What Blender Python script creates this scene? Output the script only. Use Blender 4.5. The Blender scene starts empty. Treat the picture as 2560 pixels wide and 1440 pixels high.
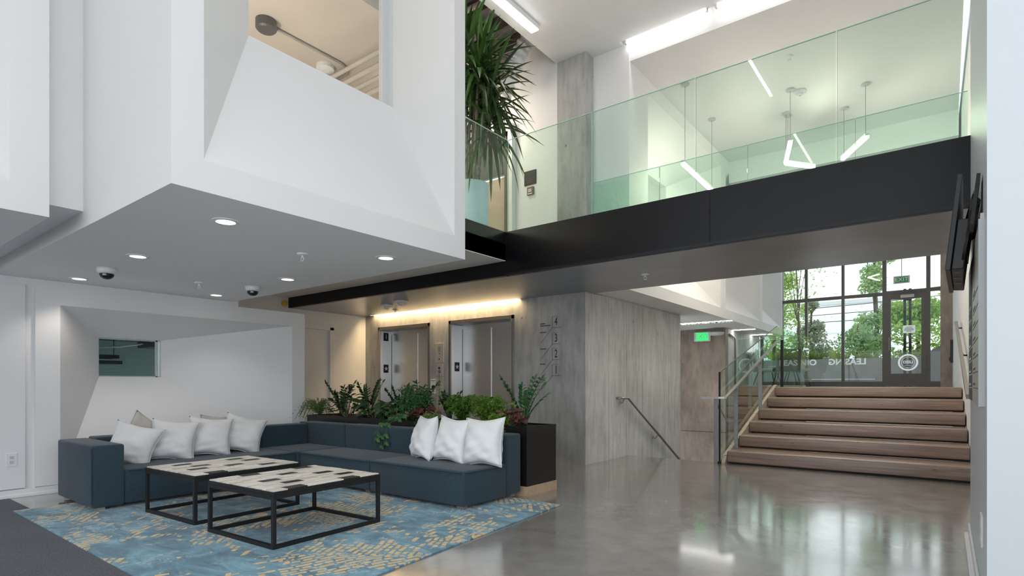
import bpy, bmesh, math, random
from mathutils import Vector, Matrix, Euler
R = math.radians
PI = math.pi
random.seed(7)
S = bpy.context.scene
COL = S.collection

# ------------------------------------------------------------------ camera, sky, exposure
cd = bpy.data.cameras.new('camera')
cam = bpy.data.objects.new('camera', cd)
COL.objects.link(cam)
cd.sensor_width = 36.0
cd.lens = 36.0 * 1415.0 / 2560.0
cd.shift_y = (962.0 - 720.0) / 2560.0
cd.clip_start = 0.02
cam.location = (0, 0, 1.1)
cam.rotation_euler = (R(90), 0, math.atan(1085.0 / 1415.0))
S.camera = cam
W = bpy.data.worlds.new('overcast_sky')
S.world = W
W.use_nodes = True
bg = W.node_tree.nodes['Background']
bg.inputs['Color'].default_value = (0.90, 0.955, 1.0, 1)
bg.inputs['Strength'].default_value = 1.4
S.view_settings.view_transform = 'Standard'
S.view_settings.look = 'None'
S.view_settings.exposure = 0.55
S.view_settings.gamma = 1.0
S.view_settings.use_curve_mapping = False
S.cycles.max_bounces = 10
S.cycles.diffuse_bounces = 6
S.cycles.transparent_max_bounces = 24
S.cycles.sample_clamp_indirect = 6.0

# ------------------------------------------------------------------ materials
M = {}


def _nt(name):
    m = bpy.data.materials.new(name)
    m.use_nodes = True
    M[name] = m
    nt = m.node_tree
    return m, nt, nt.nodes['Principled BSDF']


def ramp(nt, stops):
    n = nt.nodes.new('ShaderNodeValToRGB')
    el = n.color_ramp.elements
    while len(el) < len(stops):
        el.new(0.5)
    for e, (p, c) in zip(el, stops):
        e.position = p
        e.color = (*c, 1) if len(c) == 3 else c
    return n


def noise(nt, scale, detail=4, rough=0.55, vec=None, dist=0.0):
    n = nt.nodes.new('ShaderNodeTexNoise')
    n.inputs['Scale'].default_value = scale
    n.inputs['Detail'].default_value = detail
    n.inputs['Roughness'].default_value = rough
    n.inputs['Distortion'].default_value = dist
    if vec is not None:
        nt.links.new(vec, n.inputs['Vector'])
    return n


def coords(nt, scale=(1, 1, 1), kind='Object', rot=(0, 0, 0)):
    t = nt.nodes.new('ShaderNodeTexCoord')
    mp = nt.nodes.new('ShaderNodeMapping')
    mp.inputs['Scale'].default_value = scale
    mp.inputs['Rotation'].default_value = rot
    nt.links.new(t.outputs[kind], mp.inputs['Vector'])
    return mp.outputs['Vector']


def bump(nt, b, src, strength=0.2, dist=0.01):
    n = nt.nodes.new('ShaderNodeBump')
    n.inputs['Strength'].default_value = strength
    n.inputs['Distance'].default_value = dist
    nt.links.new(src, n.inputs['Height'])
    nt.links.new(n.outputs['Normal'], b.inputs['Normal'])


def mix(nt, fac, a, b, mode='MIX'):
    n = nt.nodes.new('ShaderNodeMix')
    n.data_type = 'RGBA'
    n.blend_type = mode
    for sock, v in ((n.inputs[0], fac), (n.inputs[6], a), (n.inputs[7], b)):
        if isinstance(v, (int, float)):
            sock.default_value = v
        elif isinstance(v, tuple):
            sock.default_value = (*v, 1)
        else:
            nt.links.new(v, sock)
    return n.outputs[2]


def mathn(nt, op, a, b=None):
    n = nt.nodes.new('ShaderNodeMath')
    n.operation = op
    for sock, v in ((n.inputs[0], a), (n.inputs[1], b)):
        if v is None:
            continue
        if isinstance(v, (int, float)):
            sock.default_value = v
        else:
            nt.links.new(v, sock)
    return n.outputs[0]


def plain(name, c, rough=0.5, metal=0.0, var=0.04, scale=8.0, bmp=0.0, spec=0.5):
    m, nt, b = _nt(name)
    n = noise(nt, scale, vec=coords(nt))
    lo = tuple(max(0, x * (1 - var)) for x in c)
    hi = tuple(min(1, x * (1 + var)) for x in c)
    r = ramp(nt, [(0.3, lo), (0.7, hi)])
    nt.links.new(n.outputs['Fac'], r.inputs['Fac'])
    nt.links.new(r.outputs['Color'], b.inputs['Base Color'])
    b.inputs['Roughness'].default_value = rough
    b.inputs['Metallic'].default_value = metal
    b.inputs['Specular IOR Level'].default_value = spec
    if bmp:
        n2 = noise(nt, scale * 12, vec=coords(nt))
        bump(nt, b, n2.outputs['Fac'], bmp, 0.004)
    return m


def emit(name, c, strength):
    m = bpy.data.materials.new(name)
    m.use_nodes = True
    nt = m.node_tree
    nt.nodes.remove(nt.nodes['Principled BSDF'])
    e = nt.nodes.new('ShaderNodeEmission')
    e.inputs['Color'].default_value = (*c, 1)
    e.inputs['Strength'].default_value = strength
    nt.links.new(e.outputs[0], nt.nodes['Material Output'].inputs[0])
    M[name] = m
    return m


def thin_glass(name, tint, refl=1.0, ior=1.5):
    m = bpy.data.materials.new(name)
    m.use_nodes = True
    nt = m.node_tree
    nt.nodes.remove(nt.nodes['Principled BSDF'])
    tr = nt.nodes.new('ShaderNodeBsdfTransparent')
    tr.inputs['Color'].default_value = (*tint, 1)
    gl = nt.nodes.new('ShaderNodeBsdfGlossy')
    gl.inputs['Roughness'].default_value = 0.0
    gl.inputs['Color'].default_value = (refl, refl, refl, 1)
    fr = nt.nodes.new('ShaderNodeFresnel')
    fr.inputs['IOR'].default_value = ior
    mx = nt.nodes.new('ShaderNodeMixShader')
    ge = nt.nodes.new('ShaderNodeNewGeometry')
    fm = nt.nodes.new('ShaderNodeMath')
    fm.operation = 'MULTIPLY_ADD'          # fresnel on the outer face, none on the way out of the sheet
    fm.inputs[1].default_value = -1.0
    fm.inputs[2].default_value = 1.0
    nt.links.new(ge.outputs['Backfacing'], fm.inputs[0])
    fk = nt.nodes.new('ShaderNodeMath')
    fk.operation = 'MULTIPLY'
    nt.links.new(fr.outputs[0], fk.inputs[0])
    nt.links.new(fm.outputs[0], fk.inputs[1])
    nt.links.new(fk.outputs[0], mx.inputs[0])
    nt.links.new(tr.outputs[0], mx.inputs[1])
    nt.links.new(gl.outputs[0], mx.inputs[2])
    nt.links.new(mx.outputs[0], nt.nodes['Material Output'].inputs[0])
    M[name] = m
    return m


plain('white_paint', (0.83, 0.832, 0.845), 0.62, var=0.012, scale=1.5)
plain('bay_white_dimmed', (0.70, 0.69, 0.685), 0.62, var=0.012, scale=1.5)  # same white paint as the walls, darkened in colour against strong light on the bays
plain('grey_soffit', (0.87, 0.87, 0.885), 0.6, var=0.012, scale=1.5)
plain('warm_paint', (0.62, 0.55, 0.49), 0.7, var=0.05, scale=1.2)
plain('trim_white', (0.82, 0.82, 0.83), 0.45, var=0.01)
plain('pier_paint', (0.59, 0.625, 0.66), 0.4, var=0.01)
plain('black_steel', (0.006, 0.006, 0.008), 0.36, var=0.2, scale=2, spec=0.3)
plain('black_soffit', (0.36, 0.375, 0.42), 0.33, 0.9, var=0.08, scale=2)
plain('black_metal', (0.012, 0.012, 0.013), 0.45, var=0.15, spec=0.35)
plain('bronze_frame', (0.115, 0.105, 0.10), 0.45, var=0.08)
plain('grey_metal', (0.34, 0.33, 0.35), 0.42, 0.55, var=0.05)
plain('dull_steel', (0.42, 0.40, 0.38), 0.32, 0.9, var=0.06)
plain('black_plastic', (0.012, 0.013, 0.015), 0.38, var=0.1)
plain('white_plastic', (0.80, 0.81, 0.83), 0.35, var=0.01)
plain('grey_plastic', (0.10, 0.10, 0.10), 0.4, var=0.05)
plain('planter_black', (0.010, 0.009, 0.009), 0.35, var=0.2)
plain('plinth_wood', (0.52, 0.37, 0.25), 0.5, var=0.12, scale=14)
plain('foot_wood', (0.26, 0.22, 0.18), 0.6, var=0.15)
plain('soil', (0.03, 0.022, 0.016), 0.95, var=0.4, scale=40, bmp=0.8)
plain('pot_blue', (0.50, 0.66, 0.75), 0.45, var=0.03)
plain('print_black', (0.015, 0.015, 0.017), 0.6, var=0.05)
plain('print_white', (0.88, 0.88, 0.87), 0.6, var=0.01)
plain('print_grey', (0.09, 0.095, 0.10), 0.6, var=0.05)
plain('door_tan', (0.50, 0.40, 0.30), 0.5, var=0.08, scale=5)
plain('dark_transom', (0.10, 0.11, 0.10), 0.3, var=0.1)
plain('yellow_plastic', (0.75, 0.55, 0.03), 0.4)
plain('alarm_red', (0.25, 0.12, 0.10), 0.4, var=0.3, scale=30)
plain('foil_white', (0.75, 0.75, 0.78), 0.35, var=0.08, scale=20, bmp=0.3)
plain('pipe_grey', (0.36, 0.34, 0.33), 0.5, var=0.08)
plain('pipe_tan', (0.55, 0.50, 0.45), 0.55, var=0.08)
plain('deck_grey', (0.34, 0.33, 0.36), 0.8, var=0.1)
plain('joist_brown', (0.10, 0.085, 0.075), 0.7, var=0.15)
plain('bark', (0.30, 0.27, 0.23), 0.9, var=0.35, scale=30, bmp=0.6)
plain('bark_dark', (0.10, 0.08, 0.06), 0.9, var=0.3, scale=20, bmp=0.5)
plain('outside_concrete', (0.17, 0.175, 0.165), 0.85, var=0.15, scale=3)
plain('outside_ground', (0.36, 0.36, 0.35), 0.9, var=0.1, scale=2)
plain('far_building', (0.90, 0.92, 0.93), 0.6, var=0.06)
plain('far_glass', (0.78, 0.87, 0.89), 0.3, var=0.1)
plain('chair_brown', (0.10, 0.085, 0.075), 0.7, var=0.15)
plain('chair_tan', (0.50, 0.40, 0.26), 0.7, var=0.08)
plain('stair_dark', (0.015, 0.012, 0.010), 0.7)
plain('room_green', (0.20, 0.26, 0.25), 0.7, var=0.05)
plain('room_dark', (0.03, 0.03, 0.03), 0.7, var=0.1)
plain('frame_grey', (0.55, 0.56, 0.57), 0.4, var=0.02)
plain('seam_dark', (0.03, 0.03, 0.032), 0.8)
plain('twig', (0.16, 0.14, 0.09), 0.8, var=0.2)
thin_glass('rail_glass', (0.885, 0.965, 0.925))
thin_glass('window_glass', (0.95, 0.985, 0.97), ior=1.42)
thin_glass('dark_glass', (0.62, 0.70, 0.68))
thin_glass('clear_dome', (0.8, 0.82, 0.84))
def vinyl():
    m, nt, b = _nt('vinyl_white')
    b.inputs['Base Color'].default_value = (0.88, 0.88, 0.87, 1)
    t_ = nt.nodes.new('ShaderNodeBsdfTranslucent')
    t_.inputs['Color'].default_value = (0.9, 0.9, 0.89, 1)
    mx = nt.nodes.new('ShaderNodeMixShader')
    mx.inputs[0].default_value = 0.8
    nt.links.new(b.outputs[0], mx.inputs[1])
    nt.links.new(t_.outputs[0], mx.inputs[2])
    nt.links.new(mx.outputs[0], nt.nodes['Material Output'].inputs[0])


vinyl()
emit('led_warm', (1.0, 0.70, 0.36), 46.0)
emit('led_white', (1.0, 0.93, 0.84), 9.0)
emit('tube_white', (1.0, 0.965, 0.91), 13.0)
emit('lamp_disc', (1.0, 0.88, 0.70), 3.2)
emit('rod_white', (1.0, 0.89, 0.73), 60.0)
emit('bulb_white', (1.0, 0.92, 0.78), 9.0)
emit('exit_green', (0.03, 0.75, 0.16), 1.0)
plain('sign_green', (0.03, 0.30, 0.13), 0.5)


def glass_edge():
    m, nt, b = _nt('glass_edge')
    b.inputs['Base Color'].default_value = (0.55, 0.78, 0.70, 1)
    b.inputs['Roughness'].default_value = 0.15
    return m


glass_edge()


def concrete(name, c, streak=(1, 1, 1), dark=0.72, rough=0.6, joints=None):
    m, nt, b = _nt(name)
    v = coords(nt)
    n1 = noise(nt, 1.1, 6, 0.6, v, 0.4)
    n2 = noise(nt, 7.0, 6, 0.62, coords(nt, streak))
    n3 = noise(nt, 55.0, 3, 0.6, v)
    r1 = ramp(nt, [(0.30, tuple(x * dark for x in c)), (0.50, c), (0.72, tuple(min(1, x * 1.18) for x in c))])
    nt.links.new(n1.outputs['Fac'], r1.inputs['Fac'])
    r2 = ramp(nt, [(0.30, (0.66, 0.66, 0.66)), (0.60, (1.06, 1.06, 1.06))])
    nt.links.new(n2.outputs['Fac'], r2.inputs['Fac'])
    r3 = ramp(nt, [(0.30, (0.72, 0.72, 0.72)), (0.42, (1, 1, 1))])
    nt.links.new(n3.outputs['Fac'], r3.inputs['Fac'])
    a = mix(nt, 0.75, r1.outputs['Color'], r2.outputs['Color'], 'MULTIPLY')
    a = mix(nt, 0.6, a, r3.outputs['Color'], 'MULTIPLY')
    vo = nt.nodes.new('ShaderNodeTexVoronoi')
    vo.inputs['Scale'].default_value = 2.6
    nt.links.new(v, vo.inputs['Vector'])
    rv = ramp(nt, [(0.035, (0.30, 0.29, 0.28)), (0.06, (1, 1, 1))])
    nt.links.new(vo.outputs['Distance'], rv.inputs['Fac'])
    a = mix(nt, 0.7, a, rv.outputs['Color'], 'MULTIPLY')
    nt.links.new(a, b.inputs['Base Color'])
    b.inputs['Roughness'].default_value = rough
    bump(nt, b, n2.outputs['Fac'], 0.25, 0.006)
    return m


concrete('concrete', (0.44, 0.445, 0.435), (1.6, 1.6, 0.35))
concrete('concrete_light', (0.66, 0.645, 0.63), (2.2, 2.2, 0.3), 0.82)
concrete('concrete_brown', (0.38, 0.31, 0.265), (1.6, 1.6, 0.4), 0.7)


def floor_mat():
    m, nt, b = _nt('polished_floor')
    v = coords(nt)
    n1 = noise(nt, 0.7, 7, 0.6, v, 0.6)
    n2 = noise(nt, 5.0, 8, 0.65, v, 0.3)
    r1 = ramp(nt, [(0.30, (0.205, 0.194, 0.178)), (0.50, (0.275, 0.262, 0.244)), (0.72, (0.35, 0.335, 0.315))])
    nt.links.new(n1.outputs['Fac'], r1.inputs['Fac'])
    r2 = ramp(nt, [(0.30, (0.78, 0.78, 0.78)), (0.65, (1.08, 1.08, 1.08))])
    nt.links.new(n2.outputs['Fac'], r2.inputs['Fac'])
    a = mix(nt, 0.8, r1.outputs['Color'], r2.outputs['Color'], 'MULTIPLY')
    # fine pale scuffs
    w = noise(nt, 6.0, 8, 0.8, coords(nt, (3.0, 0.6, 1), rot=(0, 0, 0.7)), 2.2)
    rw = ramp(nt, [(0.495, (0, 0, 0)), (0.5, (1, 1, 1)), (0.505, (0, 0, 0))])
    nt.links.new(w.outputs['Fac'], rw.inputs['Fac'])
    f = mathn(nt, 'MULTIPLY', rw.outputs['Color'], 0.10)
    a = mix(nt, f, a, (0.55, 0.54, 0.52))
    nt.links.new(a, b.inputs['Base Color'])
    rr = ramp(nt, [(0.3, (0.11, 0.11, 0.11)), (0.7, (0.21, 0.21, 0.21))])
    nt.links.new(n2.outputs['Fac'], rr.inputs['Fac'])
    nt.links.new(rr.outputs['Color'], b.inputs['Roughness'])
    b.inputs['Specular IOR Level'].default_value = 0.9
    b.inputs['Coat Weight'].default_value = 0.55
    b.inputs['Coat Roughness'].default_value = 0.09
    b.inputs['Coat IOR'].default_value = 1.6
    n3 = noise(nt, 9.0, 3, 0.5, v)
    bump(nt, b, n3.outputs['Fac'], 0.05, 0.01)


floor_mat()


def wood(name, c, axis_scale, rough=0.38, var=0.3):
    m, nt, b = _nt(name)
    n = noise(nt, 6.0, 8, 0.62, coords(nt, axis_scale), 0.6)
    lo = tuple(x * (1 - var) for x in c)
    hi = tuple(min(1, x * (1 + var)) for x in c)
    r = ramp(nt, [(0.32, lo), (0.55, c), (0.72, hi)])
    nt.links.new(n.outputs['Fac'], r.inputs['Fac'])
    vo = nt.nodes.new('ShaderNodeTexVoronoi')
    vo.inputs['Scale'].default_value = 2.0
    nt.links.new(coords(nt, (1.2, 3, 5)), vo.inputs['Vector'])
    rv = ramp(nt, [(0.03, (0.30, 0.24, 0.2)), (0.07, (1, 1, 1))])
    nt.links.new(vo.outputs['Distance'], rv.inputs['Fac'])
    a = mix(nt, 0.8, r.outputs['Color'], rv.outputs['Color'], 'MULTIPLY')
    nt.links.new(a, b.inputs['Base Color'])
    b.inputs['Roughness'].default_value = rough
    bump(nt, b, n.outputs['Fac'], 0.08, 0.004)


wood('stair_wood', (0.335, 0.245, 0.20), (0.25, 5, 5), 0.26)
wood('board_wood', (0.33, 0.20, 0.13), (0.3, 4, 6), 0.4, 0.2)
wood('cap_wood', (0.52, 0.43, 0.34), (4, 0.3, 5), 0.45)


def brushed(name, c, rough=0.24):
    m, nt, b = _nt(name)
    b.inputs['Base Color'].default_value = (*c, 1)
    b.inputs['Metallic'].default_value = 0.88
    n = noise(nt, 40.0, 4, 0.6, coords(nt, (0.6, 0.6, 14)))
    rr = ramp(nt, [(0.3, (rough - 0.02,) * 3), (0.7, (rough + 0.04,) * 3)])
    nt.links.new(n.outputs['Fac'], rr.inputs['Fac'])
    nt.links.new(rr.outputs['Color'], b.inputs['Roughness'])
    n2 = noise(nt, 3.0, 2, 0.5, coords(nt, (0.6, 0.6, 1.5)))
    bump(nt, b, n2.outputs['Fac'], 0.02, 0.02)
    return m


brushed('stainless', (0.66, 0.66, 0.66), 0.34)
brushed('stainless_frame', (0.30, 0.29, 0.28), 0.3)
plain('panel_plate', (0.56, 0.53, 0.49), 0.4, 0.3, var=0.02)


def fabric(name, c, scale=260.0, var=0.25, rough=0.9, sheen=0.15):
    m, nt, b = _nt(name)
    n = noise(nt, scale, 2, 0.5, coords(nt, (1, 1, 1)))
    n2 = noise(nt, 2.2, 4, 0.5, coords(nt))
    lo = tuple(x * (1 - var) for x in c)
    hi = tuple(min(1, x * (1 + var)) for x in c)
    r = ramp(nt, [(0.3, lo), (0.7, hi)])
    nt.links.new(n.outputs['Fac'], r.inputs['Fac'])
    r2 = ramp(nt, [(0.3, (0.85,) * 3), (0.7, (1.1,) * 3)])
    nt.links.new(n2.outputs['Fac'], r2.inputs['Fac'])
    a = mix(nt, 0.8, r.outputs['Color'], r2.outputs['Color'], 'MULTIPLY')
    nt.links.new(a, b.inputs['Base Color'])
    b.inputs['Roughness'].default_value = rough
    b.inputs['Sheen Weight'].default_value = sheen
    bump(nt, b, n.outputs['Fac'], 0.25, 0.003)


fabric('sofa_blue', (0.021, 0.045, 0.066), 220, 0.35)
fabric('pillow_white', (0.66, 0.665, 0.68), 300, 0.05, 0.8, 0.2)
fabric('pillow_bright', (0.78, 0.80, 0.81), 300, 0.04, 0.8, 0.2)
fabric('pillow_tan', (0.50, 0.47, 0.43), 300, 0.06, 0.85, 0.2)
fabric('mat_grey', (0.055, 0.058, 0.075), 130, 0.55, 1.0, 0.1)


def rug_mat():
    m, nt, b = _nt('rug_map')
    v = coords(nt)
    # blue ground, brushed in streaks
    n1 = noise(nt, 2.3, 7, 0.65, coords(nt, (1.0, 2.4, 1), rot=(0, 0, 0.25)), 0.8)
    ground = ramp(nt, [(0.28, (0.030, 0.075, 0.115)), (0.45, (0.070, 0.175, 0.245)), (0.58, (0.135, 0.30, 0.385)), (0.74, (0.27, 0.44, 0.54))])
    nt.links.new(n1.outputs['Fac'], ground.inputs['Fac'])
    # city districts: every voronoi cell turns its own street grid
    vo = nt.nodes.new('ShaderNodeTexVoronoi')
    vo.inputs['Scale'].default_value = 1.15
    nt.links.new(v, vo.inputs['Vector'])
    sep = nt.nodes.new('ShaderNodeSeparateColor')
    nt.links.new(vo.outputs['Color'], sep.inputs['Color'])
    ang = mathn(nt, 'MULTIPLY', sep.outputs[0], 2.2)
    rot = nt.nodes.new('ShaderNodeVectorRotate')
    rot.rotation_type = 'Z_AXIS'
    wob = noise(nt, 3.0, 2, 0.5, v)
    dv = nt.nodes.new('ShaderNodeVectorMath')
    dv.operation = 'SCALE'
    nt.links.new(wob.outputs['Color'], dv.inputs[0])
    dv.inputs['Scale'].default_value = 0.09
    av = nt.nodes.new('ShaderNodeVectorMath')
    av.operation = 'ADD'
    nt.links.new(v, av.inputs[0])
    nt.links.new(dv.outputs[0], av.inputs[1])
    nt.links.new(av.outputs[0], rot.inputs['Vector'])
    nt.links.new(ang, rot.inputs['Angle'])
    br = nt.nodes.new('ShaderNodeTexBrick')
    nt.links.new(rot.outputs[0], br.inputs['Vector'])
    br.inputs['Scale'].default_value = 1.0
    br.inputs['Brick Width'].default_value = 0.112
    br.inputs['Row Height'].default_value = 0.048
    br.inputs['Mortar Size'].default_value = 0.009
    br.inputs['Mortar Smooth'].default_value = 0.0
    br.inputs['Bias'].default_value = 0.0
    br.offset = 0.37
    br.squash = 0.6
    br.squash_frequency = 3
    br.inputs['Color1'].default_value = (0, 0, 0, 1)
    br.inputs['Color2'].default_value = (1, 1, 1, 1)
    br.inputs['Mortar'].default_value = (0, 0, 0, 1)
    inv = mathn(nt, 'SUBTRACT', 1.0, br.outputs['Fac'])
    # which blocks are built up
    dens = noise(nt, 1.5, 3, 0.6, v, 0.5)
    rd = ramp(nt, [(0.45, (0, 0, 0)), (0.57, (1, 1, 1))])
    nt.links.new(dens.outputs['Fac'], rd.inputs['Fac'])
    sb = nt.nodes.new('ShaderNodeSeparateColor')
    nt.links.new(br.outputs['Color'], sb.inputs['Color'])
    cell = mathn(nt, 'LESS_THAN', sb.outputs[0], mathn(nt, 'MULTIPLY', rd.outputs['Color'], 0.95))
    built = mathn(nt, 'MULTIPLY', cell, inv)
    ve = nt.nodes.new('ShaderNodeTexVoronoi')
    ve.feature = 'DISTANCE_TO_EDGE'
    ve.inputs['Scale'].default_value = 9.5
    vm = nt.nodes.new('ShaderNodeMapping')
    vm.inputs['Scale'].default_value = (0.55, 1.5, 1)
    nt.links.new(rot.outputs[0], vm.inputs['Vector'])
    nt.links.new(vm.outputs[0], ve.inputs['Vector'])
    big = mathn(nt, 'GREATER_THAN', ve.outputs['Distance'], 0.075)
    dn2 = noise(nt, 1.25, 2, 0.5, coords(nt, (1, 1, 1), rot=(0, 0, 1.1)), 0.3)
    g2 = mathn(nt, 'GREATER_THAN', dn2.outputs['Fac'], 0.655)
    chunk = mathn(nt, 'MULTIPLY', big, g2)
    built = mathn(nt, 'ADD', mathn(nt, 'MULTIPLY', built, mathn(nt, 'SUBTRACT', 1.0, g2)), chunk)
    nn = noise(nt, 16, 3, 0.5, v)
    tan = ramp(nt, [(0.3, (0.50, 0.35, 0.15)), (0.7, (0.68, 0.51, 0.26))])
    nt.links.new(nn.outputs['Fac'], tan.inputs['Fac'])
    a = mix(nt, built, ground.outputs['Color'], tan.outputs['Color'])
    # pale broken contour lines
    w = noise(nt, 2.6, 9, 0.75, v, 0.6)
    rw = ramp(nt, [(0.488, (0, 0, 0)), (0.5, (1, 1, 1)), (0.512, (0, 0, 0))])
    nt.links.new(w.outputs['Fac'], rw.inputs['Fac'])
    w2 = noise(nt, 3.1, 2, 0.5, v)
    gate = ramp(nt, [(0.48, (0, 0, 0)), (0.56, (0.75, 0.75, 0.75))])
    nt.links.new(w2.outputs['Fac'], gate.inputs['Fac'])
    nb = mathn(nt, 'SUBTRACT', 1.0, built)
    f = mathn(nt, 'MULTIPLY', mathn(nt, 'MULTIPLY', rw.outputs['Color'], gate.outputs['Color']), nb)
    a = mix(nt, f, a, (0.62, 0.72, 0.76))
    nt.links.new(a, b.inputs['Base Color'])
    b.inputs['Roughness'].default_value = 0.95
    b.inputs['Sheen Weight'].default_value = 0.2
    nf = noise(nt, 250, 2, 0.5, v)
    bump(nt, b, nf.outputs['Fac'], 0.35, 0.004)


rug_mat()


def tile_mat(name, c1, c2, rough=0.45):
    m, nt, b = _nt(name)
    oi = nt.nodes.new('ShaderNodeObjectInfo')
    n = noise(nt, 18, 4, 0.6, coords(nt, (1, 3, 1)))
    s = mathn(nt, 'ADD', mathn(nt, 'MULTIPLY', oi.outputs['Random'], 0.7), mathn(nt, 'MULTIPLY', n.outputs['Fac'], 0.3))
    r = ramp(nt, [(0.1, c1), (0.9, c2)])
    nt.links.new(s, r.inputs['Fac'])
    nt.links.new(r.outputs['Color'], b.inputs['Base Color'])
    b.inputs['Roughness'].default_value = rough


tile_mat('tile_cream', (0.52, 0.48, 0.41), (0.80, 0.77, 0.70))
tile_mat('tile_black', (0.012, 0.012, 0.012), (0.03, 0.03, 0.03))


def leaf_mat(name, c1, c2, rough=0.4, trans=0.0):
    m, nt, b = _nt(name)
    oi = nt.nodes.new('ShaderNodeObjectInfo')
    n = noise(nt, 9, 3, 0.6, coords(nt))
    s = mathn(nt, 'ADD', mathn(nt, 'MULTIPLY', oi.outputs['Random'], 0.5), mathn(nt, 'MULTIPLY', n.outputs['Fac'], 0.5))
    r = ramp(nt, [(0.2, c1), (0.8, c2)])
    nt.links.new(s, r.inputs['Fac'])
    nt.links.new(r.outputs['Color'], b.inputs['Base Color'])
    b.inputs['Roughness'].default_value = rough
    if trans:
        t = nt.nodes.new('ShaderNodeBsdfTranslucent')
        nt.links.new(r.outputs['Color'], t.inputs['Color'])
        mx = nt.nodes.new('ShaderNodeMixShader')
        mx.inputs[0].default_value = trans
        nt.links.new(b.outputs[0], mx.inputs[1])
        nt.links.new(t.outputs[0], mx.inputs[2])
        nt.links.new(mx.outputs[0], nt.nodes['Material Output'].inputs[0])


leaf_mat('leaf_dark', (0.012, 0.040, 0.014), (0.035, 0.095, 0.028), 0.35)
leaf_mat('leaf_spear', (0.010, 0.035, 0.008), (0.05, 0.12, 0.02), 0.35)
leaf_mat('leaf_bright', (0.09, 0.20, 0.02), (0.24, 0.40, 0.05), 0.5, 0.2)
leaf_mat('leaf_fern', (0.09, 0.18, 0.04), (0.24, 0.36, 0.10), 0.6, 0.2)
leaf_mat('leaf_red', (0.05, 0.018, 0.016), (0.17, 0.05, 0.045), 0.45)
leaf_mat('leaf_mid', (0.02, 0.07, 0.022), (0.06, 0.16, 0.045), 0.4)
leaf_mat('tree_green', (0.16, 0.29, 0.12), (0.42, 0.56, 0.26), 0.6, 0.35)
leaf_mat('tree_lime', (0.22, 0.38, 0.06), (0.58, 0.74, 0.16), 0.6, 0.35)
leaf_mat('tree_pine', (0.16, 0.20, 0.13), (0.33, 0.37, 0.25), 0.7, 0.2)
leaf_mat('grass_green', (0.10, 0.17, 0.03), (0.30, 0.38, 0.10), 0.7, 0.2)


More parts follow.
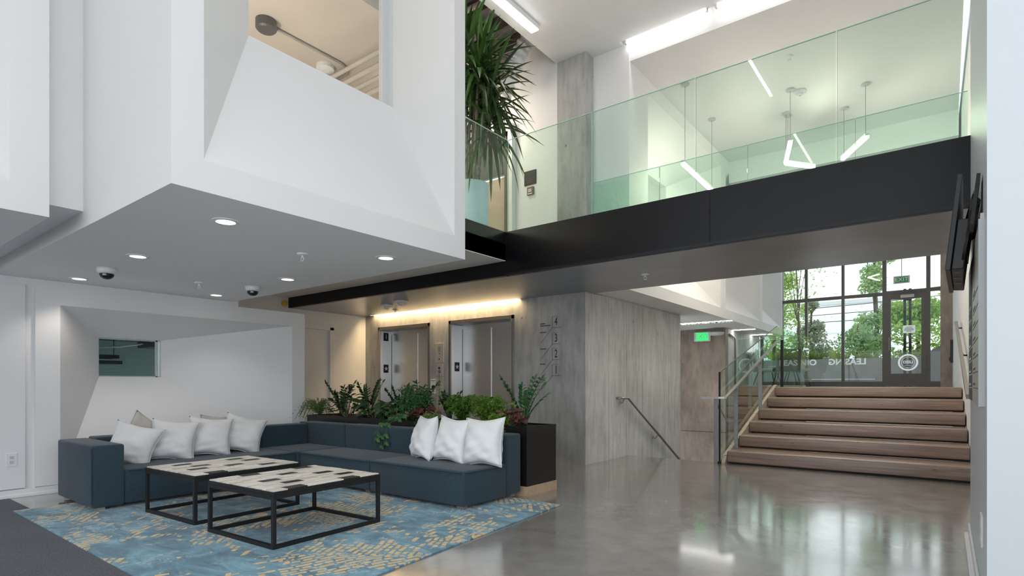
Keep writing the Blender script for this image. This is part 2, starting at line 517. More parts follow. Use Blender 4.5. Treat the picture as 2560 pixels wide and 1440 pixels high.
# ------------------------------------------------------------------ mesh helpers
class MB:
    def __init__(s):
        s.v, s.f = [], []

    def poly(s, pts):
        i = len(s.v)
        s.v += [tuple(p) for p in pts]
        s.f.append(tuple(range(i, i + len(pts))))
        return s

    def box(s, x0, x1, y0, y1, z0, z1, mtx=None):
        c = [(x0, y0, z0), (x1, y0, z0), (x1, y1, z0), (x0, y1, z0), (x0, y0, z1), (x1, y0, z1), (x1, y1, z1), (x0, y1, z1)]
        if mtx is not None:
            c = [tuple(mtx @ Vector(p)) for p in c]
        i = len(s.v)
        s.v += c
        for q in ((0, 3, 2, 1), (4, 5, 6, 7), (0, 1, 5, 4), (1, 2, 6, 5), (2, 3, 7, 6), (3, 0, 4, 7)):
            s.f.append(tuple(i + k for k in q))
        return s

    def tube(s, path, r, n=8, cap=True):
        path = [Vector(p) for p in path]
        rs = r if isinstance(r, (list, tuple)) else [r] * len(path)
        up0 = None
        base = len(s.v)
        for k, p in enumerate(path):
            a = path[max(k - 1, 0)]
            b = path[min(k + 1, len(path) - 1)]
            d = (b - a).normalized()
            if up0 is None:
                up0 = Vector((0, 0, 1)) if abs(d.z) < 0.9 else Vector((1, 0, 0))
            x = d.cross(up0)
            if x.length < 1e-4:
                x = d.cross(Vector((0, 1, 0)))
            x.normalize()
            y = x.cross(d).normalized()
            up0 = y
            for j in range(n):
                t = 2 * PI * j / n + PI / n
                s.v.append(tuple(p + x * (math.cos(t) * rs[k]) + y * (math.sin(t) * rs[k])))
        for k in range(len(path) - 1):
            for j in range(n):
                a0 = base + k * n + j
                a1 = base + k * n + (j + 1) % n
                s.f.append((a0, a1, a1 + n, a0 + n))
        if cap:
            s.f.append(tuple(base + j for j in range(n))[::-1])
            s.f.append(tuple(base + (len(path) - 1) * n + j for j in range(n)))
        return s

    def lathe(s, prof, c=(0, 0, 0), n=20):
        base = len(s.v)
        for (r, z) in prof:
            for j in range(n):
                t = 2 * PI * j / n
                s.v.append((c[0] + r * math.cos(t), c[1] + r * math.sin(t), c[2] + z))
        for k in range(len(prof) - 1):
            for j in range(n):
                a0 = base + k * n + j
                a1 = base + k * n + (j + 1) % n
                s.f.append((a0, a1, a1 + n, a0 + n))
        s.f.append(tuple(base + j for j in range(n))[::-1])
        s.f.append(tuple(base + (len(prof) - 1) * n + j for j in range(n)))
        return s

    def prism(s, pts, axis, a, b):
        """extrude a 2D outline along axis from a to b; pts in the two other axes, in order"""
        def mk(p, t):
            return (t, p[0], p[1]) if axis == 'x' else (p[0], t, p[1]) if axis == 'y' else (p[0], p[1], t)
        i = len(s.v)
        n = len(pts)
        s.v += [mk(p, a) for p in pts] + [mk(p, b) for p in pts]
        s.f.append(tuple(range(i, i + n))[::-1])
        s.f.append(tuple(range(i + n, i + 2 * n)))
        for k in range(n):
            s.f.append((i + k, i + (k + 1) % n, i + n + (k + 1) % n, i + n + k))
        return s

    def mesh(s, name, m=None, smooth=False):
        me = bpy.data.meshes.new(name)
        me.from_pydata(s.v, [], s.f)
        if m:
            me.materials.append(M[m])
        bm = bmesh.new()
        bm.from_mesh(me)
        bmesh.ops.recalc_face_normals(bm, faces=bm.faces)
        bm.to_mesh(me)
        bm.free()
        if smooth:
            for p in me.polygons:
                p.use_smooth = True
        return me

    def build(s, name, m, parent=None, bevel=0.0, smooth=False, seg=2, kind=None, sub=0):
        me = s.mesh(name, m, smooth)
        o = link(name, me, parent)
        if bevel:
            md = o.modifiers.new('bevel', 'BEVEL')
            md.width = bevel
            md.segments = seg
            md.limit_method = 'ANGLE'
            md.angle_limit = R(40)
            md.harden_normals = False
            if smooth:
                for p in me.polygons:
                    p.use_smooth = True
        if sub:
            md = o.modifiers.new('sub', 'SUBSURF')
            md.levels = md.render_levels = sub
        if kind:
            o['kind'] = kind
        return o


def link(name, data, parent=None):
    o = bpy.data.objects.new(name, data)
    COL.objects.link(o)
    if parent is not None:
        o.parent = parent
    return o


def thing(name, label, cat, loc=(0, 0, 0), rz=0.0, group=None, rot=None):
    o = bpy.data.objects.new(name, None)
    COL.objects.link(o)
    o.empty_display_size = 0.1
    o.location = loc
    o.rotation_euler = rot if rot else (0, 0, rz)
    o['label'] = label
    o['category'] = cat
    if group:
        o['group'] = group
    return o


def tag(o, label, cat, group=None, kind=None):
    o['label'] = label
    o['category'] = cat
    if group:
        o['group'] = group
    if kind:
        o['kind'] = kind
    return o


def struct(o, label=None, cat=None):
    o['kind'] = 'structure'
    if label:
        o['label'] = label
    if cat:
        o['category'] = cat
    return o


def sroot(name, label, cat):
    o = thing(name, label, cat)
    o['kind'] = 'structure'
    return o


def dup(root, loc, rz=None, label=None, group=None):
    def cp(o, par):
        c = o.copy()
        COL.objects.link(c)
        c.parent = par
        for ch in list(o.children):
            cp(ch, c)
        return c
    c = cp(root, None)
    c.location = loc
    if rz is not None:
        c.rotation_euler = (0, 0, rz)
    if label:
        c['label'] = label
    if group:
        c['group'] = group
    return c


def text(body, size, mtx, m, name, parent=None, extr=0.001, align='CENTER', sx=1.0, bold=0.0):
    """flat lettering; mtx columns: right, up, normal"""
    cu = bpy.data.curves.new(name, 'FONT')
    cu.body = body
    cu.size = size
    cu.extrude = extr
    cu.offset = bold
    cu.align_x = align
    cu.align_y = 'CENTER'
    cu.resolution_u = 3
    tmp = bpy.data.objects.new('tmp', cu)
    COL.objects.link(tmp)
    dg = bpy.context.evaluated_depsgraph_get()
    me = bpy.data.meshes.new_from_object(tmp.evaluated_get(dg))
    bpy.data.objects.remove(tmp)
    bpy.data.curves.remove(cu)
    me.transform(mtx @ Matrix.Diagonal((sx, 1, 1, 1)))
    me.materials.clear()
    me.materials.append(M[m])
    return link(name, me, parent)


def frame3(origin, right, up):
    r = Vector(right).normalized()
    u = Vector(up).normalized()
    n = r.cross(u)
    m = Matrix((r, u, n)).transposed().to_4x4()
    m.translation = Vector(origin)
    return m


def facing_minus_y(x, y, z):
    return frame3((x, y, z), (1, 0, 0), (0, 0, 1))


def facing_plus_x(x, y, z):
    return frame3((x, y, z), (0, 1, 0), (0, 0, 1))


def recessed_face(name, X, Y0, Y1, Z0, Z1, rects, parent, m='white_paint'):
    """a wall face in the plane x = X with tapering recesses (splayed funnels) ending in window openings.
    rects: (y0, y1, z0, z1, depth, iy0, iy1, iz0, iz1)"""
    mb = MB()
    ys = sorted({Y0, Y1} | {v for r in rects for v in r[:2]})
    for a, b in zip(ys, ys[1:]):
        hit = [r for r in rects if r[0] <= a and r[1] >= b]
        if not hit:
            mb.poly([(X, a, Z0), (X, b, Z0), (X, b, Z1), (X, a, Z1)])
        else:
            r = hit[0]
            if r[2] > Z0:
                mb.poly([(X, a, Z0), (X, b, Z0), (X, b, r[2]), (X, a, r[2])])
            if r[3] < Z1:
                mb.poly([(X, a, r[3]), (X, b, r[3]), (X, b, Z1), (X, a, Z1)])
    for (y0, y1, z0, z1, d, a, b, c, e) in rects:
        o = [(X, y0, z0), (X, y1, z0), (X, y1, z1), (X, y0, z1)]
        i = [(X - d, a, c), (X - d, b, c), (X - d, b, e), (X - d, a, e)]
        for k in range(4):
            j = (k + 1) % 4
            mb.poly([o[k], o[j], i[j], i[k]])
        # short square reveal at the glass
        i2 = [(p[0] - 0.14, p[1], p[2]) for p in i]
        for k in range(4):
            j = (k + 1) % 4
            mb.poly([i[k], i[j], i2[j], i2[k]])
    return mb.build(name, m, parent)


# ================================================================== SETTING
XL, XR = -7.2, 0.14            # bay face on the left, near face of the right wall
YE = 6.8                       # lift wall
ZC, ZC2 = 5.69, 5.46           # atrium ceiling, ceiling over the stairs
XB = -3.23                     # face of the hanging bay
YB = 5.22                      # front of the footbridge
ZL = 1.06                      # upper landing

# floor, with the stairwell left open
f = MB()
f.box(-9.4, 3.2, -7.0, 8.12, -0.2, 0.0)
f.box(-2.52, 3.2, 8.12, 16.2, -0.2, -0.001)
struct(f.build('floor', 'polished_floor'), 'polished grey concrete lobby floor with glossy reflections', 'floor')
f = MB()
f.box(-4.2, 0.3, 8.12, 16.2, -2.0, -1.85)
struct(f.build('floor_lower', 'concrete_brown'), 'concrete floor at the foot of the stairs going down', 'floor')

# left wall: two shallow proud panels and the recessed bay
wl = sroot('wall_left', 'white left wall with shallow proud panels behind the sofa', 'wall')
MB().box(XL - 0.3, XL - 0.035, -6.0, 1.585, 0, 2.6).build('backing', 'white_paint', wl)
MB().box(XL - 0.09, XL - 0.035, 1.585, 3.64, 2.08, 2.6).build('backing', 'white_paint', wl)
MB().box(XL - 0.03, XL, -6.0, 1.51, 0.085, 2.085).build('panel', 'white_paint', wl, bevel=0.004)
by = sroot('wall_bay', 'projecting white wall bay with a splayed recess and small window', 'wall')
recessed_face('recess_face', XL, 1.585, 4.57, 0.085, 2.10,
              [(1.785, 4.375, 0.06 + 0.03, 1.915, 0.62, 2.30, 2.96, 1.195, 1.655)], by)
t = MB()
t.poly([(XL, 4.57, 0), (XL - 1.56, 4.57, 0), (XL - 1.56, 4.57, 2.10), (XL, 4.57, 2.10)])
t.poly([(XL, 1.585, 2.10), (XL, 4.57, 2.10), (XL - 1.56, 4.57, 2.10), (XL - 1.56, 3.64, 2.10), (XL - 0.04, 3.64, 2.10), (XL - 0.04, 1.585, 2.10)])
t.poly([(XL, 1.585, 0), (XL - 0.04, 1.585, 0), (XL - 0.04, 1.585, 2.10), (XL, 1.585, 2.10)])
t.build('bay_returns', 'white_paint', by)
b = MB()
b.box(XL, XL + 0.016, -6.0, 4.585, 0.0, 0.075)
b.box(XL, XL + 0.026, -6.0, 4.590, 0.0, 0.03)
struct(b.build('baseboard_left', 'trim_white', bevel=0.004), 'white baseboard along the left wall', 'baseboard')
b = MB().box(XL + 0.003, XL + 0.010, 1.515, 1.58, 0.075, 2.085)
# window in the bay, and the dim room it looks into
w1 = sroot('window_1', 'small dark interior window in the splayed wall bay', 'window')
fx = XL - 0.62 - 0.06
m1 = MB()
for (a, bb, c, d) in ((2.30, 2.96, 1.195, 1.207), (2.30, 2.96, 1.64, 1.655), (2.30, 2.312, 1.195, 1.655), (2.915, 2.935, 1.195, 1.655)):
    m1.box(fx - 0.02, fx + 0.01, a, bb, c, d)
m1.build('window_frame', 'frame_grey', w1)
MB().box(fx - 0.008, fx, 2.31, 2.95, 1.205, 1.645).build('pane', 'dark_glass', w1)
rm = sroot('wall_back_room', 'grey green wall of the dim room behind the small window', 'wall')
mb = MB()
mb.poly([(-11.0, 1.0, 0), (-11.0, 8.0, 0), (-11.0, 8.0, 2.5), (-11.0, 1.0, 2.5)])
mb.poly([(-11.0, 8.0, 0), (-8.9, 8.0, 0), (-8.9, 8.0, 2.5), (-11.0, 8.0, 2.5)])
mb.build('room_wall', 'room_green', rm)
MB().poly([(-11, 1, 2.35), (-8.86, 1, 2.35), (-8.86, 8, 2.35), (-11, 8, 2.35)]).build('room_ceiling', 'room_dark', rm)

# hanging white bay above the sofa
hb = sroot('wall_hanging_bay', 'white hanging bay above the sofa with a splayed window recess', 'wall')
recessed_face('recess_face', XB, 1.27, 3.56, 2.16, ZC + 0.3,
              [(1.435, 3.43, 2.335, 5.5, 0.60, 2.00, 3.29, 3.52, 4.9)], hb, 'bay_white_dimmed')
MB().poly([(XB, 1.27, 2.16), (-7.24, 1.27, 2.16), (-7.24, 1.27, 6), (XB, 1.27, 6)]).build('side_face', 'bay_white_dimmed', hb)
MB().poly([(XB, 3.56, 2.16), (-8.72, 3.56, 2.16), (-8.72, 3.56, 2.56), (XB, 3.56, 2.56)]).build('end_face', 'bay_white_dimmed', hb)
MB().box(-3.96, XB - 0.001, 3.50, 3.56, 2.5, 6).build('end_pier', 'bay_white_dimmed', hb)
sb = MB().box(-8.72, XB, 3.46, 3.56, 2.16, 2.161)
cs = sroot('ceiling_soffit', 'grey underside of the hanging bay with recessed downlights', 'ceiling')
MB().box(-7.24, XB - 0.001, 1.271, 3.559, 2.16, 2.20).build('soffit_board', 'grey_soffit', cs)
MB().box(-8.72, -7.24, 3.40, 3.559, 2.16, 2.20).build('soffit_strip', 'grey_soffit', cs)
w2 = sroot('window_2', 'interior window high in the hanging bay showing pipes on a ceiling', 'window')
fx = XB - 0.60 - 0.07
m1 = MB()
m1.box(fx - 0.03, fx + 0.02, 2.0, 2.012, 3.52, 4.9)
m1.box(fx - 0.03, fx + 0.02, 3.215, 3.29, 3.52, 4.9)
m1.build('window_frame', 'frame_grey', w2)
MB().box(fx - 0.008, fx, 2.01, 3.22, 3.521, 4.9).build('pane', 'window_glass', w2)
ur = sroot('wall_upper_room', 'warm beige shell of the upper room behind the high window', 'wall')
mb = MB()
mb.poly([(-9.5, 1.29, 2.3), (-3.97, 1.29, 2.3), (-3.97, 1.29, 5.6), (-9.5, 1.29, 5.6)])
mb.poly([(-9.5, 6.78, 2.3), (-9.5, 1.29, 2.3), (-9.5, 1.29, 5.6), (-9.5, 6.78, 5.6)])
mb.build('room_wall', 'warm_paint', ur)
MB().box(-9.5, -3.97, 1.29, 3.55, 5.5, 5.6).build('room_ceiling', 'warm_paint', ur)
MB().box(-9.5, -5.4, 3.55, 6.79, 5.5, 5.6).build('room_ceiling', 'warm_paint', ur)
MB().box(-5.4, -5.3, 3.55, 6.79, 5.5, 6.24).build('room_edge', 'warm_paint', ur)

# neighbouring hanging bay on the left and the slot between them
h2 = sroot('wall_second_bay', 'white hanging bay at the far left nearest the entrance glazing', 'wall')
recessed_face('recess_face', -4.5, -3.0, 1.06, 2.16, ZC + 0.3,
              [(-1.0, 0.87, 2.335, 5.5, 0.60, -0.6, 0.55, 3.52, 4.9)], h2, 'bay_white_dimmed')
MB().poly([(-4.5, 1.06, 2.16), (-7.24, 1.06, 2.16), (-7.24, 1.06, 6), (-4.5, 1.06, 6)]).build('end_face', 'bay_white_dimmed', h2)
MB().poly([(-5.24, -0.6, 3.5), (-5.24, 0.55, 3.5), (-5.24, 0.55, 4.9), (-5.24, -0.6, 4.9)]).build('blind', 'bay_white_dimmed', h2)
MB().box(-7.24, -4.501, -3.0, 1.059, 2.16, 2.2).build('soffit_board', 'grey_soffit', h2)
MB().poly([(-4.62, 1.06, 2.27), (-4.62, 1.27, 2.27), (-4.62, 1.27, 6), (-4.62, 1.06, 6)]).build('slot_back', 'bay_white_dimmed', h2)
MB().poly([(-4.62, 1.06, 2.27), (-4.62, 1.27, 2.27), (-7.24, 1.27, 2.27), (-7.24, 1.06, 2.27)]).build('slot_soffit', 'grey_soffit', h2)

# mezzanine slab, its soffit ledge and the footbridge
ledge = MB().box(-8.72, -4.1, 3.56, YB, 2.55, 2.75)
struct(ledge.build('ceiling_ledge', 'grey_soffit'), 'grey soffit ledge between the hanging bay and black beam', 'ceiling')
struct(MB().box(-8.72, -4.11, YB, 7.4, 2.56, 2.75).build('floor_upper', 'concrete'), 'upper gallery floor behind the black beam', 'floor')
bm_ = sroot('beam', 'black steel fascia beam of the footbridge spanning the lobby', 'beam')
MB().box(-4.1, -1.72, YB, YB + 0.06, 2.39, 2.89).build('fascia_plate', 'black_steel', bm_)
MB().box(-1.716, XR, YB, YB + 0.06, 2.39, 2.89).build('fascia_plate', 'black_steel', bm_)
MB().box(-8.72, -4.1, YB, YB + 0.06, 2.38, 2.5495).build('lower_fascia', 'black_steel', bm_)
MB().box(-4.12, -4.1, 3.57, YB, 2.555, 2.89).build('side_fascia', 'black_steel', bm_)
MB().box(-4.1, XR, YB - 0.012, YB, 2.38, 2.405).build('bottom_lip', 'black_metal', bm_)
MB().box(-4.102, -4.098, 3.57, YB - 0.01, 2.547, 2.556).build('ledge_edge', 'trim_white', bm_)
so = sroot('ceiling_lobby', 'dark metal underside of the footbridge and lift lobby', 'ceiling')
MB().box(-8.72, -4.3, YB + 0.06, YE - 0.1, 2.38, 2.42).build('soffit_panel', 'black_soffit', so)
MB().box(-4.3, XR + 0.02, YB + 0.06, 6.98, 2.38, 2.42).build('soffit_panel', 'black_soffit', so)
MB().box(-8.72, -8.45, YE - 0.1, YE, 2.38, 2.42).build('soffit_end', 'black_soffit', so)
MB().box(-5.06, -4.3, YE - 0.1, YE, 2.38, 2.42).build('soffit_end', 'black_soffit', so)
MB().box(-8.45, -5.06, YE - 0.1, YE, 2.50, 2.52).build('slot_top', 'black_soffit', so)
struct(MB().box(-4.1, XR, YB + 0.06, 6.98, 2.60, 2.75).build('floor_bridge', 'concrete'), 'footbridge floor slab', 'floor')

# lift lobby: left wall with a flush door, lift wall with two shaft openings
lw = sroot('wall_lift_lobby', 'white side wall of the lift lobby beside the first lift', 'wall')
XK = -8.70
mb = MB()
mb.box(XK - 0.15, XK, 3.6, 5.05, 0, 2.55)
mb.box(XK - 0.15, XK, 6.08, YE + 0.2, 0, 2.55)
mb.box(XK - 0.15, XK, 5.05, 6.08, 2.12, 2.55)
mb.build('wall_panel', 'white_paint', lw)
d3 = sroot('door_1', 'flush white service door in the lift lobby wall', 'door')
MB().box(XK - 0.10, XK - 0.05, 5.10, 6.02, 0.01, 2.07).build('door_leaf', 'white_paint', d3)
m1 = MB()
m1.box(XK - 0.1, XK + 0.012, 5.03, 5.10, 0, 2.12)
m1.box(XK - 0.1, XK + 0.012, 6.02, 6.10, 0, 2.12)
m1.box(XK - 0.1, XK + 0.012, 5.03, 6.10, 2.07, 2.14)
m1.build('door_frame', 'trim_white', d3, bevel=0.003)
MB().box(XK - 0.05, XK - 0.01, 5.16, 5.20, 0.98, 1.0).build('door_handle', 'dull_steel', d3)

el = sroot('wall_lift', 'board marked grey concrete wall around the two lift doors', 'wall')
LIFTS = ((-8.33, -6.97), (-6.53, -5.17))
mb = MB()
xs = [-8.72, -8.33, -6.97, -6.53, -5.17, -3.95]
for k in (0, 2, 4):
    mb.box(xs[k], xs[k + 1], YE, YE + 0.5, 0, 2.16)
mb.box(-8.72, -3.95, YE, YE + 0.5, 2.16, 2.58)
mb.build('wall_panel', 'concrete', el)
for k, (a, bb) in enumerate(LIFTS):
    lf = sroot('door_%d' % (k + 2), ('left' if k == 0 else 'right') + ' stainless steel lift door in the concrete wall', 'lift door')
    m1 = MB()
    m1.box(a, a + 0.05, YE - 0.012, YE + 0.36, 0, 2.16)
    m1.box(bb - 0.05, bb, YE - 0.012, YE + 0.36, 0, 2.16)
    m1.box(a, bb, YE - 0.012, YE + 0.36, 2.10, 2.16)
    m1.build('door_frame', 'stainless_frame', lf, bevel=0.003)
    MB().box(a + 0.05, a + 0.056, YE + 0.01, YE + 0.26, 0.01, 2.09).build('jamb_liner', 'stainless', lf)
    mid = a + 0.05 + (bb - a - 0.1) * (0.56 if k == 0 else 0.5)
    MB().box(a + 0.05, mid - 0.003, YE + 0.27, YE + 0.30, 0.01, 2.10).build('door_panel', 'stainless', lf)
    MB().box(mid + 0.003, bb - 0.05, YE + 0.285, YE + 0.315, 0.01, 2.10).build('door_panel', 'stainless', lf)
    MB().box(a + 0.05, bb - 0.05, YE + 0.26, YE + 0.5, 2.03, 2.10).build('header', 'stainless', lf)
    # tactile plates on the left jamb
    plates = [(1.40, '\u2605')] + ([(1.99, '1')] if k == 0 else [])
    for z, ch in plates:
        MB().box(a + 0.056, a + 0.061, YE + 0.08, YE + 0.19, z - 0.075, z + 0.075).build('jamb_plate', 'print_black', lf)
        if ch == '1':
            text('1', 0.13, facing_plus_x(a + 0.062, YE + 0.135, z), 'print_white', 'numeral', lf)
        else:
            st = MB()
            pts = []
            for q in range(10):
                rr = 0.045 if q % 2 == 0 else 0.019
                an = PI / 2 + q * PI / 5
                pts.append((YE + 0.135 + rr * math.cos(an), z + rr * math.sin(an)))
            st.prism(pts, 'x', a + 0.061, a + 0.063)
            st.build('star', 'print_white', lf)

# concrete flank of the lift core: five cast boards with open joints
cw = sroot('wall_core', 'pale board marked concrete flank wall with a sloping handrail', 'wall')
MB().box(-4.30, -3.949, YE + 0.501, 10.3, -1.9, 2.58).build('backing', 'concrete_light', cw)
ys = [YE, 7.46, 8.05, 8.62, 9.72, 10.3]
for a, bb in zip(ys, ys[1:]):
    MB().box(-3.948, -3.93, a, bb - 0.008, -1.9, 2.38).build('panel', 'concrete_light', cw, bevel=0.002)
cb = sroot('wall_exit', 'brown stained concrete wall under the exit sign', 'wall')
MB().box(-5.4, -3.93, 13.0, 13.2, 0.03, 2.5).build('panel', 'concrete_brown', cb)
MB().box(-5.4, -3.93, 13.0, 13.2, -1.9, 0.02).build('panel', 'concrete_brown', cb)
MB().box(-5.6, -5.4, 10.2, 13.2, -1.9, 2.5).build('side_panel', 'concrete_brown', cb)
cg = sroot('wall_gallery', 'grey concrete wall with a conduit beside the landing chairs', 'wall')
for a, bb in ((13.2, 14.1), (14.1, 15.0), (15.0, 16.0)):
    MB().box(-4.1, -3.95, a, bb - 0.008, -1.9, 2.5).build('panel', 'concrete_light', cg)

# white upper volume over the stairs with three splayed recesses
b3 = sroot('wall_stair_bay', 'white upper wall over the stairs with splayed window recesses', 'wall')
recessed_face('recess_face', -3.38, 7.0, 16.0, 2.38, ZC2 + 0.1,
              [(7.6, 10.9, 2.56, 5.25, 0.55, 8.6, 9.6, 3.45, 4.6),
               (11.2, 13.75, 2.56, 5.25, 0.55, 11.55, 12.6, 3.30, 4.6),
               (13.95, 15.9, 2.56, 5.25, 0.55, 14.2, 15.0, 3.30, 4.6)], b3)
MB().poly([(-3.93, 7.0, 2.42), (-3.38, 7.0, 2.42), (-3.38, 7.0, ZC + 0.1), (-3.93, 7.0, ZC + 0.1)]).build('end_face', 'white_paint', b3)
MB().poly([(-5.4, 6.99, 2.40), (-3.381, 6.99, 2.40), (-3.381, 11.72, 2.40), (-5.4, 11.72, 2.40)]).build('soffit_board', 'grey_soffit', b3)
MB().poly([(-5.4, 11.84, 2.38), (-3.381, 11.84, 2.38), (-3.381, 16.0, 2.38), (-5.4, 16.0, 2.38)]).build('soffit_board', 'white_paint', b3)
MB().poly([(-5.4, 11.72, 2.44), (-3.381, 11.72, 2.44), (-3.381, 11.84, 2.44), (-5.4, 11.84, 2.44)]).build('slot_top', 'white_paint', b3)
MB().poly([(-4.07, 8.5, 3.4), (-4.07, 16.0, 3.4), (-4.07, 16.0, 4.7), (-4.07, 8.5, 4.7)]).build('blind', 'frame_grey', b3)

# upper walls and column
uw = sroot('wall_upper', 'white upper gallery wall beside the concrete column', 'wall')
MB().box(-5.15, -4.40, YE, YE + 0.2, 2.6, 6.3).build('wall_panel', 'white_paint', uw)
MB().box(-6.45, -5.15, YE, YE + 0.2, 4.95, 6.3).build('wall_panel', 'white_paint', uw)
MB().box(-9.5, -6.45, YE, YE + 0.2, 2.6, 6.3).build('wall_panel', 'white_paint', uw)
d4 = sroot('door_4', 'tan upper gallery door with a dark transom behind the tall plant', 'door')
MB().box(-6.35, -5.32, YE + 0.05, YE + 0.1, 2.76, 4.30).build('door_leaf', 'door_tan', d4)
MB().box(-6.35, -5.32, YE + 0.05, YE + 0.1, 4.34, 4.88).build('transom', 'dark_transom', d4)
m1 = MB()
m1.box(-5.34, -5.25, YE - 0.03, YE + 0.12, 2.75, 4.95)
m1.box(-6.45, -6.35, YE - 0.03, YE + 0.12, 2.75, 4.95)
m1.box(-6.45, -5.25, YE - 0.03, YE + 0.12, 4.88, 4.95)
m1.build('door_frame', 'joist_brown', d4)
MB().box(-5.22, -5.14, YE - 0.10, YE, 2.75, 5.02).build('edge_trim', 'trim_white', d4)
pc = struct(MB().box(-4.40, -3.93, YE, 7.12, 2.55, ZC).build('column', 'concrete', bevel=0.006), 'rough concrete column rising from the black beam to the ceiling', 'column')

# ceilings
ce = sroot('ceiling', 'white atrium ceiling with a bright cove at its far edge', 'ceiling')
MB().box(-4.42, 0.16, -6.0, 6.90, ZC, ZC + 0.10).build('ceiling_board', 'white_paint', ce)
MB().box(-4.42, -3.47, 6.90, 7.0, ZC, ZC + 0.10).build('ceiling_board', 'white_paint', ce)
MB().box(-8.0, -4.42, -6.0, 1.0, ZC, ZC + 0.1).build('ceiling_board', 'white_paint', ce)
MB().box(-3.47, 0.16, 6.90, 7.02, ZC + 0.06, ZC + 0.16).build('cove_top', 'white_paint', ce)
MB().box(-3.38, 0.16, 7.02, 16.1, ZC2, ZC2 + 0.4).build('stair_ceiling', 'white_paint', ce)
MB().box(-3.38, 0.16, 11.4, 16.0, 5.05, ZC2).build('header', 'white_paint', ce)
cdk = sroot('ceiling_deck', 'exposed dark deck with joists above the gallery plant', 'ceiling')
MB().box(-5.4, -4.42, 3.5, 7.0, 6.25, 6.35).build('deck', 'deck_grey', cdk)
MB().box(-4.44, -4.425, 3.57, 6.80, ZC + 0.02, 6.3).build('edge_board', 'pipe_grey', cdk)
for y in (3.9, 4.35, 4.8, 5.25, 5.7, 6.15, 6.6):
    MB().box(-5.29, -4.42, y, y + 0.06, 6.05, 6.25).build('joist', 'joist_brown', cdk)
pp = thing('pipe_run', 'parallel grey pipes under the exposed deck above the tall plant', 'pipes', (-5.0, 5.0, 5.98))
for dy in (-0.55, -0.25, 0.12, 0.5):
    MB().tube([(-0.28, dy, 0), (0.56, dy, 0)], 0.035, 8).build('pipe', 'pipe_grey', pp, smooth=True)

# right wall (two leaves: the near pier and the stair wall)
wr = sroot('wall_right', 'pale right wall pier carrying the screen and the directory', 'wall')
MB().box(XR, 2.6, 3.18, 5.27, 0, ZC + 0.1).build('pier', 'pier_paint', wr)
wx = lambda y: 0.25 - 0.135 * (y - 8.0) / 8.0        # the stair wall runs slightly out of square with the pier
MB().prism([(wx(5.27), 5.27), (wx(16.2), 16.2), (0.6, 16.2), (0.6, 5.27)], 'z', -1.9, ZC + 0.1).build('stair_wall', 'white_paint', wr)
b = MB()
b.box(XR - 0.014, XR, 3.17, 5.27, 0, 0.10)
b.box(XR - 0.035, XR, 3.165, 5.275, 0, 0.03)
struct(b.build('baseboard_right', 'trim_white', bevel=0.004), 'white baseboard along the right wall pier', 'baseboard')

# ---------------------------------------------------------------- stairs
RUN, RISE, Y0S = 0.56, ZL / 6.0, 8.10
XS0, XS1 = -2.43, 0.172
sc = thing('staircase', 'wide brown timber staircase of six deep steps up to the landing', 'stairs', (0, 0, 0))
for k in range(6):
    y0 = Y0S + k * RUN
    y1 = y0 + RUN + 0.03 if k < 5 else y0 + 0.5
    st_ = MB().box(XS0, wx(y0) - 0.012, y0, y1, k * RISE + 0.022, (k + 1) * RISE)
    st_.build('step', 'stair_wood', sc, bevel=0.016, seg=3, smooth=True)
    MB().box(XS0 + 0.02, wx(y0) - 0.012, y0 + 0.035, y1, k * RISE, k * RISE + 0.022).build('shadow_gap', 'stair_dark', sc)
MB().prism([(8.02, -0.05), (8.02, 0.02), (8.10, 0.12), (11.05, 1.10), (11.05, 0.9)], 'x', XS0 - 0.05, XS0 - 0.001).build('stringer', 'cap_wood', sc)
ld = sroot('floor_landing', 'pale concrete upper landing at the top of the timber stairs', 'floor')
MB().box(XS0 - 0.02, 0.12, Y0S + 5 * RUN + 0.5, 16.0, ZL - 0.18, ZL).build('slab', 'polished_floor', ld)
MB().box(-3.95, XS0 - 0.02, 14.0, 16.0, ZL - 0.18, ZL).build('slab', 'polished_floor', ld)
MB().box(XS0, 0.18, 10.95, 11.42, ZL - 0.001, ZL + 0.001).build('landing_edge', 'polished_floor', ld)
dw = thing('board_wall', 'brown timber boarding below the landing behind the stair glass', 'boarding', (-3.2, 14.0, 0))
z = ZL
k = 0
while z > -1.7:
    MB().box(-0.75, 0.72, -0.03, 0.0, z - 0.222, z - 0.004).build('board', 'board_wood', dw, bevel=0.003)
    z -= 0.226
MB().box(-0.75, 0.72, 0.001, 0.05, -1.8, ZL - 0.002).build('backing', 'stair_dark', dw)
MB().box(-0.75, 0.72, -0.06, 0.02, ZL, ZL + 0.03).build('cap', 'cap_wood', dw)
ds = thing('stairs_down', 'concrete stairs going down beside the pale concrete wall', 'stairs', (-3.2, 8.12, 0))
for k in range(8):
    MB().box(-0.72, 0.68, 0.05 + k * 0.3, 0.05 + (k + 1) * 0.3, -1.85, -(k + 1) * 0.18).build('step', 'concrete', ds)

